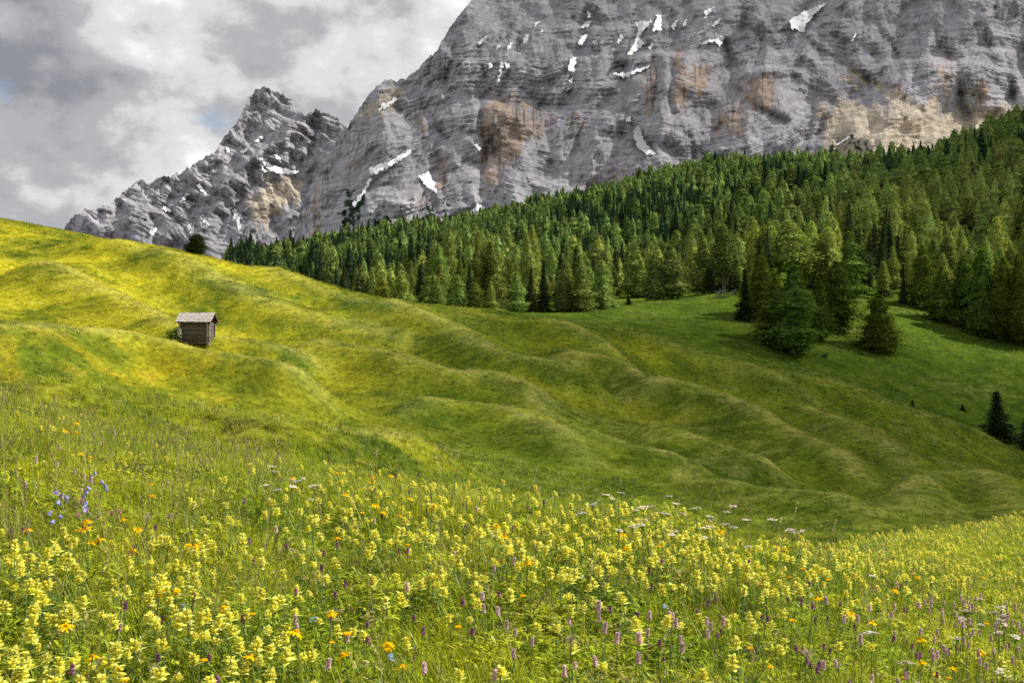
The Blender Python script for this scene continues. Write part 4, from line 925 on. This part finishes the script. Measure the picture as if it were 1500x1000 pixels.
GC = [grass_clump(i, 26, .27, .05, .0048, 0) for i in range(4)] + [grass_clump(20 + i, 15, .22, .05, .0045, 10) for i in range(4)] + [grass_clump(40 + i, 8, .16, .055, .0045, 20) for i in range(3)]
gcol = source('grass_source', GC)
def area_pts(x0, x1, r0, r1, dens):
    n = int((x1 - x0) / F * (r1 ** 2 - r0 ** 2) / 2 * dens); r = np.sqrt(RNG.uniform(r0 ** 2, r1 ** 2, n)); x = RNG.uniform(x0, x1, n); return (x - 750) / F * r, r, x
def up_rot(n, tilt=.12): return np.c_[RNG.normal(0, tilt, n), RNG.normal(0, tilt, n), RNG.uniform(0, 6.28, n)]
def grass_tint(X, Y, n):
    k = fbm(X / 1.3, Y / 1.3, 3, 400); k2 = fbm(X / .4, Y / .4, 2, 401); u = RNG.uniform(0, 1, n)
    c = np.array((.23, .32, .018)) + np.outer(np.clip(.5 + .6 * k + .3 * k2, 0, 1), np.array((.26, .19, .016)))
    c = np.where((u < .10)[:, None], np.array((.36, .33, .11)), c); c = np.where(((u > .10) & (u < .2))[:, None], np.array((.06, .12, .012)), c)
    return c * RNG.uniform(.8, 1.2, (n, 1))
X1, Y1, x1 = area_pts(-160, 1660, 1.5, 6, 250); X2, Y2, x2 = area_pts(-100, 1600, 6, 13.5, 150); X3, Y3, x3 = area_pts(1080, 1640, 13.5, 32, 60); X4, Y4, x4 = area_pts(-100, 900, 13.5, 34, 45)
_k = RNG.uniform(0, 1, len(X4)) < (1 - sstep(250, 850, x4)) * (1 - sstep(17, 34, Y4)); X4, Y4, x4 = X4[_k], Y4[_k], x4[_k]
X = np.r_[X1, X2, X3, X4]; Y = np.r_[Y1, Y2, Y3, Y4]; n = len(X); Z = height(X, Y)
big = np.r_[np.full(len(X1), .95), np.full(len(X2), 1.0), np.full(len(X3), 1.15), np.full(len(X4), 1.1)]
patch = fbm(X / .9, Y / .9, 2, 402)
pk = np.where(RNG.uniform(0, 1, n) < np.clip(.45 + .5 * patch, .1, .9), RNG.integers(0, 4, n), RNG.integers(4, 11, n))
s = big * RNG.uniform(.65, 1.2, n)
scatter('grass', np.c_[X, Y, Z], up_rot(n), np.c_[s, s, s * RNG.uniform(.75, 1.15, n)], grass_tint(X, Y, n), pk, gcol, 'long green meadow grass and small herbs around the wild flowers')

# coarse tussocks and flowering herbs over the hillside, as far as single tufts can be told
def tuft(seed, n, h):
    rn = random.Random(seed); mb = MB()
    for _ in range(n):
        a = rn.uniform(0, 6.28); ti = abs(rn.gauss(0, .6)); mb.leaf((rn.gauss(0, .12), rn.gauss(0, .12), -.03), (math.cos(a) * ti, math.sin(a) * ti, 1), (-math.cos(a), -math.sin(a), .2), h * rn.uniform(.5, 1.2), .03, .3, 0, 2, (1, .8, 0))
    return mb.mesh('tuft', M_GRASS)
tcol = source('tuft_source', [tuft(900 + i, 16, .26) for i in range(5)])
PX, PY, px = [], [], []
for (a, b, c, d, e) in ((-120, 1620, 24, 60, 9), (-120, 1620, 60, 120, 4.5), (-120, 1620, 120, 188, 2.6), (740, 1600, 188, 345, .55)):
    q = area_pts(a, b, c, d, e); PX.append(q[0]); PY.append(q[1]); px.append(q[2])
X = np.concatenate(PX); Y = np.concatenate(PY); xx = np.concatenate(px); n = len(X); Z, CR = height(X, Y, True)
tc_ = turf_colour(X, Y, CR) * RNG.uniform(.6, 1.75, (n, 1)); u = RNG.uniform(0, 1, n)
tc_ = np.where((u < .06)[:, None], DRY * 1.15, tc_)
s = RNG.uniform(.6, 1.25, n) * (.68 + .75 * sstep(45, 200, Y))
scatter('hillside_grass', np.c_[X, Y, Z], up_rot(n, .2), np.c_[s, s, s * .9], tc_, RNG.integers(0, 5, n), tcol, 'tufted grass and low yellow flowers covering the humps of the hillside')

# ------------------------------------------------------------------ wild flowers
M_RAT = leaf_mat('rattle_petal', (.88, .80, .10), .35, .15, instvar=.08, gloss=0); M_BRACT = leaf_mat('rattle_bract', (.76, .80, .20), .4, .2, instvar=.1, gloss=0)
M_RLEAF = leaf_mat('rattle_leaf', (.13, .22, .03), .35, .25)
M_ARN = leaf_mat('arnica_petal', (.90, .54, .006), .3, .15, instvar=.1, gloss=0); M_ARNC = leaf_mat('arnica_disc', (.62, .27, .002), .1, .2, gloss=0)
M_PUR = leaf_mat('orchid_purple', (.28, .11, .24), .3, .35, gloss=0); M_BIS = leaf_mat('bistort_pink', (.70, .48, .54), .3, .25, instvar=.15)
M_WHT = leaf_mat('umbel_white', (.75, .68, .62), .3, .15); M_BLUE = leaf_mat('bellflower_blue', (.34, .33, .72), .35, .15)
M_CLOV = leaf_mat('clover_pink', (.62, .20, .42), .3, .25); M_FUZZ = leaf_mat('silky_seed_hair', (.42, .34, .30), .4, .3); M_FMN = leaf_mat('forget_me_not_blue', (.25, .42, .80), .2, .1)
def stem_mesh(h, r=.0019, lean=.02, rn=random):
    mb = MB(); lx, ly = rn.uniform(-lean, lean), rn.uniform(-lean, lean)
    mb.tube([(0, 0, -.03), (lx * .3, ly * .3, h * .5), (lx, ly, h)], [r * 1.3, r, r * .8], 4); return mb, (lx, ly)
def pl_rattle(seed):
    rn = random.Random(seed); h = rn.uniform(.25, .31); st, (lx, ly) = stem_mesh(h + .05, .0022, .03, rn); lf = MB(); sp = MB()
    for k in range(5):
        z = .05 + k * .042; a0 = k * 1.571 + rn.random() * .3
        for s in (0, math.pi):
            a = a0 + s; lf.leaf((lx * z / h * .6, ly * z / h * .6, z), (math.cos(a), math.sin(a), .45), (0, 0, 1), .042, .011, .5, 0, 3, (.5, 1, .6, 0))
    nw = rn.randint(4, 6); sx_, sy_ = rn.uniform(-.25, .25), rn.uniform(-.25, .25)
    for k in range(nw):
        z = h - .006 + k * .0092; q = (1 - .6 * k / nw) * rn.uniform(.8, 1.15)
        for s in range(2 if k < nw - 2 else 2):
            a = k * 1.571 + s * math.pi + rn.uniform(-.5, .5); b = (lx + sx_ * k * .009, ly + sy_ * k * .009, z); d = (math.cos(a), math.sin(a), rn.uniform(.35, 1.1))
            sp.leaf(b, d, (0, 0, 1), .030 * q + .006, .021 * q + .005, .35, 1, 3, (.6, 1.1, .7, 0))
            if k < nw - 1:
                a += .5; c = Vector((lx + sx_ * k * .009, ly + sy_ * k * .009, z + .004)); d = Vector((math.cos(a), math.sin(a), .55)).normalized()
                sp.tube([c + d * .004, c + d * .013 * q + Vector((0, 0, .003)), c + d * .024 * q + Vector((0, 0, .002))], [.0036, .0052, .0034], 5, 0)
    return {'stem': st.mesh('rattle_stem', M_STEM), 'leaves': lf.mesh('rattle_leaves', M_RLEAF), 'flower_spike': sp.mesh('rattle_spike', [M_RAT, M_BRACT])}
def pl_arnica(seed):
    rn = random.Random(seed); h = rn.uniform(.34, .42); st, (lx, ly) = stem_mesh(h, .0022, .04, rn); pe = MB(); di = MB(); lf = MB()
    tx, ty = rn.uniform(-.4, .4), rn.uniform(-.4, .1); up = Vector((tx, ty, 1)).normalized(); a_ = up.orthogonal().normalized(); b_ = up.cross(a_); c = Vector((lx, ly, h))
    n = rn.randint(11, 14)
    for k in range(n):
        a = 6.2832 * k / n + rn.uniform(-.12, .12); d = (a_ * math.cos(a) + b_ * math.sin(a)) + up * rn.uniform(-.28, .18)
        pe.leaf(c + d * .006, d, up, .027 * rn.uniform(.8, 1.12), .0085, rn.uniform(.1, .6), 0, 3, (.6, 1, 1, .45))
    di.blob(c + up * .003, (.0095, .0095, .006), 0, 8, 4, .12)
    for s in (0, math.pi): lf.leaf((lx * .4, ly * .4, h * .45), (math.cos(s + seed), math.sin(s + seed), .8), (0, 0, 1), .045, .01, .4, 0, 3, (.6, 1, .7, 0))
    return {'stem': st.mesh('arnica_stem', M_STEM), 'leaves': lf.mesh('arnica_leaves', M_RLEAF), 'petals': pe.mesh('arnica_petals', M_ARN), 'flower_disc': di.mesh('arnica_disc', M_ARNC)}
def spike(seed, mat, h, l_, r_, n, taper, size, nm):
    rn = random.Random(seed); hh = h * rn.uniform(.88, 1.12); st, (lx, ly) = stem_mesh(hh + l_ * .8, .0017, .04, rn); sp = MB()
    for k in range(n):
        t = (k + rn.random()) / n; a = k * 2.4; rr = r_ * (1 - taper * t) * rn.uniform(.7, 1.15); c = Vector((lx + math.cos(a) * rr, ly + math.sin(a) * rr, hh + l_ * t)); s = size * rn.uniform(.7, 1.2)
        sp.blob(c, (s, s, s * .85), 0, 5, 3, .35)
    return {'stem': st.mesh(nm + '_stem', M_STEM), 'flower_spike': sp.mesh(nm + '_spike', mat)}
def pl_purple(seed): return spike(seed, M_PUR, .25, .030, .007, 13, .5, .0045, 'orchid')
def pl_bistort(seed): return spike(seed, M_BIS, .30, .038, .0068, 42, .25, .0036, 'bistort')
def pl_umbel(seed):
    rn = random.Random(seed); h = rn.uniform(.36, .46); st, (lx, ly) = stem_mesh(h - .03, .0018, .05, rn); fl = MB()
    for k in range(rn.randint(9, 13)):
        a = rn.uniform(0, 6.28); q = .028 * math.sqrt(rn.random()); c = Vector((lx + math.cos(a) * q, ly + math.sin(a) * q, h + rn.uniform(-.003, .004) - q * .15))
        st.tube([(lx, ly, h - .03), tuple(c)], [.0012, .0007], 3)
        for _ in range(4): fl.blob(c + Vector((rn.gauss(0, .004), rn.gauss(0, .004), 0)), (.0042, .0042, .0022), 0, 5, 3, .3)
    return {'stem': st.mesh('umbel_stem', M_STEM), 'flower_umbel': fl.mesh('umbel_flowers', M_WHT)}
def pl_bell(seed):
    rn = random.Random(seed); h = rn.uniform(.33, .37); st, (lx, ly) = stem_mesh(h, .0018, .03, rn); fl = MB()
    for k in range(3):
        a = rn.uniform(0, 6.28); c = Vector((lx + math.cos(a) * .016, ly + math.sin(a) * .016, h - .022 * k)); d = Vector((math.cos(a), math.sin(a), -1.1)).normalized()
        fl.tube([c, c + d * .006, c + d * .016, c + d * .024], [.002, .007, .0085, .0125], 8, 0, False)
    return {'stem': st.mesh('bellflower_stem', M_STEM), 'bells': fl.mesh('bellflower_bells', M_BLUE, True)}
def pl_clover(seed):
    rn = random.Random(seed); h = rn.uniform(.24, .29); st, (lx, ly) = stem_mesh(h, .0018, .03, rn); fl = MB(); lf = MB()
    for k in range(46):
        v = Vector((rn.gauss(0, 1), rn.gauss(0, 1), rn.gauss(.25, .9))).normalized(); fl.leaf(Vector((lx, ly, h)) + v * .006, v, (0, 0, 1), .011, .0045, .1, 0, 2, (1, 1, 0))
    for k in range(3): lf.leaf((lx, ly, h - .02), (math.cos(k * 2.1), math.sin(k * 2.1), .1), (0, 0, 1), .022, .013, .2, 0, 3, (.3, 1, .8, 0))
    return {'stem': st.mesh('clover_stem', M_STEM), 'leaves': lf.mesh('clover_leaves', M_RLEAF), 'flower_head': fl.mesh('clover_head', M_CLOV)}
def pl_fuzz(seed):
    rn = random.Random(seed); h = rn.uniform(.30, .36); st, (lx, ly) = stem_mesh(h, .002, .02, rn); fl = MB()
    for k in range(130):
        v = Vector((rn.gauss(0, 1), rn.gauss(0, 1), rn.gauss(.25, .8))).normalized(); fl.leaf((lx, ly, h), v, (rn.random(), rn.random(), 1), .030 * rn.uniform(.7, 1.15), .0011, rn.uniform(-.3, .3), 0, 3, (.6, 1, 1, .3))
    return {'stem': st.mesh('seedhead_stem', M_STEM), 'seed_plumes': fl.mesh('seed_plumes', M_FUZZ)}
def pl_fmn(seed):
    rn = random.Random(seed); h = rn.uniform(.22, .26); st, (lx, ly) = stem_mesh(h, .0014, .02, rn); fl = MB()
    for k in range(7):
        c = Vector((lx + rn.gauss(0, .007), ly + rn.gauss(0, .007), h + rn.gauss(0, .004)))
        for j in range(5): fl.leaf(c, (math.cos(j * 1.257), math.sin(j * 1.257), .25), (0, 0, 1), .0052, .0042, .1, 0, 2, (.5, 1, .5))
    return {'stem': st.mesh('forget_stem', M_STEM), 'flower_cluster': fl.mesh('forget_flowers', M_FMN)}
def pl_vetch(seed):
    rn = random.Random(seed); h = rn.uniform(.24, .30); st, (lx, ly) = stem_mesh(h, .0014, .02, rn); fl = MB()
    for k in range(7):
        a = k * .9; d = Vector((math.cos(a), math.sin(a), .35)).normalized(); c = Vector((lx, ly, h)); fl.tube([c + d * .002, c + d * .009, c + d * .014], [.002, .0052, .0025], 5)
    return {'stem': st.mesh('trefoil_stem', M_STEM), 'flower_cluster': fl.mesh('trefoil_flowers', M_ARN)}
SPEC = {  # species: builder, variants, name, plain description, category
 'rattle': (pl_rattle, 7, 'yellow_rattle', 'yellow rattle spike', 'flower'), 'arnica': (pl_arnica, 7, 'arnica_flower', 'orange-yellow arnica daisy', 'flower'),
 'purple': (pl_purple, 5, 'purple_orchid', 'dark purple orchid spike', 'flower'), 'bistort': (pl_bistort, 5, 'pink_bistort', 'pale pink bistort spike', 'flower'),
 'umbel': (pl_umbel, 4, 'white_umbel_flower', 'flat white umbel flower', 'flower'), 'bell': (pl_bell, 3, 'blue_bellflower', 'blue-violet bellflower', 'flower'),
 'clover': (pl_clover, 3, 'pink_clover', 'pink clover head', 'flower'), 'fuzz': (pl_fuzz, 3, 'feathery_seed_head', 'silky feathered seed head', 'seed head'),
 'fmn': (pl_fmn, 2, 'blue_forget_me_not', 'tiny sky-blue forget-me-not', 'flower'), 'vetch': (pl_vetch, 4, 'orange_trefoil', 'small orange trefoil cluster', 'flower')}
BANK = {k: [v[0](1000 + 31 * i) for i in range(v[1])] for k, v in SPEC.items()}
HEADH = {'rattle': .31, 'arnica': .38, 'purple': .27, 'bistort': .32, 'umbel': .41, 'bell': .34, 'clover': .265, 'fuzz': .33, 'fmn': .24, 'vetch': .27}
RG = np.exp(np.linspace(math.log(1.7), math.log(30), 260))
def head_r(px_, py_, h):
    """distance at which a plant of height h, standing on the meadow, shows its head at that height in the picture"""
    z = base_z(np.full(260, float(px_)), RG) + h; y = 500 - (z - CAMZ) / RG * F; k = np.nonzero(y <= py_)[0]
    if not len(k) or k[0] == 0: return None
    return float(RG[k[0]])
def zone(x, y, r):
    a = next(n for lim, n in ((200, 'left of the hut'), (380, 'straight below the hut'), (560, 'right of the hut'), (700, 'below the crest larches'), (830, 'below the twin spruces'), (1000, 'below the clearing'), (1120, 'below the bare-trunked tree'), (1250, 'below the widest larch'), (1400, 'below the lone larch'), (9999, 'below the lone spruce')) if x < lim)
    b = 'in the front rows' if r < 4.2 else 'near the front' if r < 5.2 else 'mid-meadow' if r < 6.8 else 'along the top'
    return b + ' ' + a
ZONES = {}
NPL = 0
def plant(sp, px_, py_, label=None, sc=1., grp=None, r=None):
    global NPL
    h = HEADH[sp] * sc; r = r or head_r(px_, py_, h)
    if r is None: return None
    X = (px_ - 750) / F * r; b = BANK[sp][random.randrange(len(BANK[sp]))]; NPL += 1
    root = empty(SPEC[sp][2], (X, r, hz(X, r) - .005), random.uniform(0, 6.28), sc * random.uniform(.93, 1.08)); root.rotation_euler.x = random.gauss(0, .09); root.rotation_euler.y = random.gauss(0, .09)
    for k, me in b.items(): mesh_obj(k, me, root)
    z = zone(px_, py_, r)
    tag(root, SPEC[sp][3] + ' ' + z, SPEC[sp][4], SPEC[sp][3] + 's of the flower meadow')
    if sp in ('bell', 'clover', 'fuzz', 'fmn', 'arnica') and label: ZONES.setdefault(label, []).append((px_, root))
    else: ZONES.setdefault(SPEC[sp][3] + ' ' + z, []).append((px_, root))
    return root
def dens_rattle(x, y):
    g = lambda cx, cy, sx, sy: math.exp(-((x - cx) / sx) ** 2 - ((y - cy) / sy) ** 2)
    return .05 + 1.0 * g(130, 900, 300, 90) + .8 * g(60, 985, 260, 60) + 1.25 * g(680, 745, 230, 45) + 1.9 * g(960, 790, 200, 55) + 2.0 * g(1180, 835, 150, 42) + 2.2 * g(1400, 840, 180, 38) + .35 * g(900, 900, 260, 80) + .5 * g(420, 960, 80, 60) + .3 * g(620, 880, 120, 60) + .8 * g(520, 712, 130, 30)
cand = []
rnd = random.Random(55); tries = 0
while len(cand) < 1050 and tries < 60000:
    tries += 1; x = rnd.uniform(-40, 1540); y = rnd.uniform(600, 1060)
    if rnd.random() * 2.2 > dens_rattle(x, y) * (1.0 if y < 850 else .42): continue
    sc = rnd.uniform(.74, 1.08); r = head_r(x, y, HEADH['rattle'] * sc)
    if r: cand.append((r, x, y, sc))
cand.sort()
inframe = [c for c in cand if -5 < c[1] < 1505 and c[2] < 1010]
chosen = inframe[:300]; cset = set(chosen); others = [c for c in cand if c not in cset]
for r, x, y, sc in chosen: plant('rattle', x, y, None, sc, r=r)
def joined(parts, name):
    vs, fs, ms, mats = [], [], [], []
    for me in parts.values():
        o = len(vs); vs += [v.co[:] for v in me.vertices]; mo = len(mats); mats += list(me.materials)
        for p in me.polygons: fs.append([o + i for i in p.vertices]); ms.append(mo + p.material_index)
    me = bpy.data.meshes.new(name); me.from_pydata(vs, [], fs)
    for m in mats: me.materials.append(m)
    me.polygons.foreach_set('material_index', ms); return me
rcol = source('rattle_source', [joined(b, 'rattle_plant') for b in BANK['rattle']])
q = np.array([((x - 750) / F * r, r, sc) for r, x, y, sc in others])
e1 = area_pts(1130, 1600, 8.5, 26, 9); e2 = area_pts(-60, 560, 8.5, 16, 2.5)
q = np.concatenate([q] + [np.c_[e[0], e[1], RNG.uniform(.8, 1.1, len(e[0]))] for e in (e1, e2)]); n = len(q)
scatter('distant_yellow_rattle', np.c_[q[:, 0], q[:, 1], height(q[:, 0], q[:, 1])], up_rot(n, .1), np.repeat(q[:, 2:3], 3, 1), np.ones((n, 3)), RNG.integers(0, len(BANK['rattle']), n), rcol, 'yellow rattle flowers massed along the far edge of the flower meadow')

ARN = {
 'nearest the tall grasses at left': [(100, 620), (111, 627), (94, 636), (132, 662), (120, 668)], 'standing alone above the blue bellflowers': [(216, 704)], 'alone right of the pink clovers': [(218, 730)],
 'in the loose drift under the pink clovers': [(35, 763), (117, 775), (127, 766), (143, 787), (148, 795), (137, 782), (172, 763), (193, 785), (200, 795)], 'in a gap between yellow rattle spikes': [(273, 808), (333, 890), (125, 953), (108, 915), (230, 868)],
 'in the drift on the top edge of the meadow': [(490, 695), (545, 705), (560, 730), (562, 738), (578, 702), (628, 738), (520, 718), (600, 722), (585, 745), (640, 728), (430, 700), (447, 712)], 'at the front border of the meadow': [(473, 935), (540, 965), (553, 945), (447, 957), (382, 965), (597, 995)],
 'lone in the middle of the meadow': [(490, 803), (715, 785)], 'among the dense yellow rattles of the crest': [(770, 820), (740, 788), (915, 785), (925, 800), (960, 803)], 'beside the white umbels of the crest': [(1050, 778), (1140, 795), (1158, 793)],
 'on the grassy hump side among yellow rattles': [(1178, 882), (1298, 860), (1285, 910), (1350, 842), (1470, 845), (1440, 850)], 'low down among the pink bistorts': [(1325, 937), (1345, 960), (1383, 975), (1392, 975), (1258, 902), (1446, 955)]}
for z, ps in ARN.items():
    for x, y in ps: plant('arnica', x, y, 'orange-yellow arnica daisy ' + z, random.uniform(.8, .98), 'arnica daisies ' + z)
for k, (x, y) in enumerate([(128, 718), (140, 692), (138, 706), (80, 723), (96, 718), (133, 737), (80, 741)]):
    plant('bell', x, y, 'blue-violet bellflower in the small cluster above the pink clovers', 1., 'blue bellflowers')
for x, y in [(120, 742), (117, 750), (128, 748), (152, 751), (175, 750)]: plant('clover', x, y, 'pink clover head just below the blue bellflowers', 1., 'pink clovers')
for x, y, l in [(138, 640, 'silky feathered seed head beside the arnicas near the tall dark grasses'), (212, 756, 'pale feathered seed head right of the pink clovers'), (204, 978, 'brown feathered seed head at the front border, below the hut'), (1173, 962, 'feathered seed head at the front border near the pink bistorts'), (825, 945, 'rusty feathered seed head in the front middle of the meadow')]: plant('fuzz', x, y, l, 1., 'feathery seed heads')
for x, y, l in [(270, 905, 'tiny sky-blue forget-me-not among the front yellow rattles below the hut'), (466, 914, 'tiny sky-blue forget-me-not in the open grass of the front middle'), (556, 992, 'tiny sky-blue forget-me-not at the very front border'), (972, 866, 'tiny sky-blue forget-me-not below the crest of dense yellow rattles')]: plant('fmn', x, y, l, 1.1, 'forget-me-nots')
def sprinkle(sp, n, boxes, sc=(.88, 1.12)):
    k = 0; t = 0
    while k < n and t < n * 30:
        t += 1; (x0, x1, y0, y1) = boxes[rnd.randrange(len(boxes))]
        if plant(sp, rnd.uniform(x0, x1), rnd.uniform(y0, y1), None, rnd.uniform(*sc)): k += 1
sprinkle('purple', 100, [(0, 1500, 700, 1000), (200, 760, 690, 990), (380, 700, 720, 960), (1150, 1450, 880, 995), (900, 1200, 820, 960)])
sprinkle('bistort', 140, [(1360, 1500, 865, 985), (1380, 1500, 870, 950), (1250, 1500, 880, 990), (1360, 1500, 865, 930), (1200, 1500, 820, 990), (360, 800, 700, 980), (700, 1100, 880, 990), (0, 180, 630, 720)])
sprinkle('umbel', 34, [(850, 1110, 712, 790), (900, 1200, 735, 805)]); sprinkle('umbel', 26, [(1380, 1500, 870, 930), (1150, 1500, 850, 980), (380, 460, 690, 715)])
sprinkle('vetch', 32, [(0, 420, 760, 990), (400, 800, 800, 990), (1100, 1500, 830, 990), (480, 720, 700, 760)])

for b, L_ in ZONES.items():
    L_.sort(key=lambda q: q[0])
    for k, (_, o_) in enumerate(L_): o_['label'] = b + nth(k, len(L_))

# tall flowering grass stalks standing above the rest
def stalk(seed, h, dark):
    rn = random.Random(seed); mb = MB(); lx, ly = rn.uniform(-.12, .12), rn.uniform(-.05, .05)
    p = [(0, 0, -.02), (lx * .25, ly * .25, h * .5), (lx * .7, ly * .7, h * .85), (lx * 1.1, ly, h)]; mb.tube(p, [.0016, .0013, .0009, .0005], 3, 0)
    for k in range(22 if dark else 14):
        t = rn.uniform(.80, 1.0); c = Vector(p[2]).lerp(Vector(p[3]), (t - .8) / .2); a = rn.uniform(0, 6.28); mb.leaf(c, (math.cos(a), math.sin(a), 1.6), (0, 0, 1), .016, .0042, .1, 1, 2, (0, 1, 0))
    return mb.mesh('stalk', [M_STEM if dark else M_STRAW, M_SEED if dark else M_STRAW])
scol = source('stalk_source', [stalk(i, .48, True) for i in range(4)] + [stalk(50 + i, .52, False) for i in range(4)])
X1, Y1, x1 = area_pts(-60, 1560, 2.2, 10, 11); X2, Y2, x2 = area_pts(-60, 420, 4, 15, 26); X3, Y3, x3 = area_pts(1180, 1560, 8, 30, 1.5)
X = np.r_[X1, X2, X3]; Y = np.r_[Y1, Y2, Y3]; n = len(X); s = RNG.uniform(.6, 1.1, n); s[len(X1):len(X1) + len(X2)] *= 1.08
pk = RNG.integers(0, 8, n); pk[len(X1):len(X1) + len(X2)] = RNG.integers(0, 5, len(X2))
scatter('tall_grass', np.c_[X, Y, height(X, Y)], up_rot(n, .14), np.c_[s, s, s], np.ones((n, 3)), pk, scol, 'thin seeding grass stalks standing above the flowers')

# ------------------------------------------------------------------ unseen clouds, added and shaped to throw shade on valley, wood and cliffs
def cloud_mat():
    m, N, L = new_mat('shade_cloud_vapour'); out = N.new('ShaderNodeOutputMaterial'); v = N.new('ShaderNodeVolumeScatter')
    v.inputs['Color'].default_value = (1, 1, 1, 1); v.inputs['Density'].default_value = .017; L.new(v.outputs[0], out.inputs['Volume']); return m
M_SHADE_CLOUD = cloud_mat(); CLOUD_Z = 1700.
def cloud(label, gx, gy, gz, rx, ry, th, seed, sq=1.):
    import bmesh
    t = (CLOUD_Z - gz) / SUND.z; c = Vector((gx, gy, gz)) + SUND * t
    bm = bmesh.new(); bmesh.ops.create_icosphere(bm, subdivisions=4, radius=1)
    co = np.array([v.co[:] for v in bm.verts]); n = fbm(co[:, 0] * 1.6 + seed, co[:, 1] * 1.6 + co[:, 2] * .9, 4, seed)
    for v, k in zip(bm.verts, n):
        q = v.co * (1 + (.30 if sq == 1 else .16) * k); q = Vector([math.copysign(abs(e) ** (1 if i == 2 else sq), e) for i, e in enumerate(q)]); v.co = Vector((q.x * rx, q.y * ry, q.z * th * (1.0 if q.z > 0 else .5)))
    me = bpy.data.meshes.new('cloud'); bm.to_mesh(me); bm.free(); me.materials.append(M_SHADE_CLOUD)
    me.polygons.foreach_set('use_smooth', [True] * len(me.polygons))
    o = mesh_obj('cloud', me); o.location = c; tag(o, label, 'cloud', 'unseen clouds added for their shade')
cloud('unseen cloud added to shade the valley meadow', 118, 168, -5, 128, 128, 46, 11, .6)
cloud('unseen cloud added to shade the wooded hill', 450, 620, 60, 320, 360, 64, 12)
cloud('unseen cloud added to shade the dark lower wood', -300, 1050, 60, 330, 330, 34, 13)
cloud('wide unseen cloud added to shade the cliffs', -50, 2500, 500, 950, 560, 24, 14)
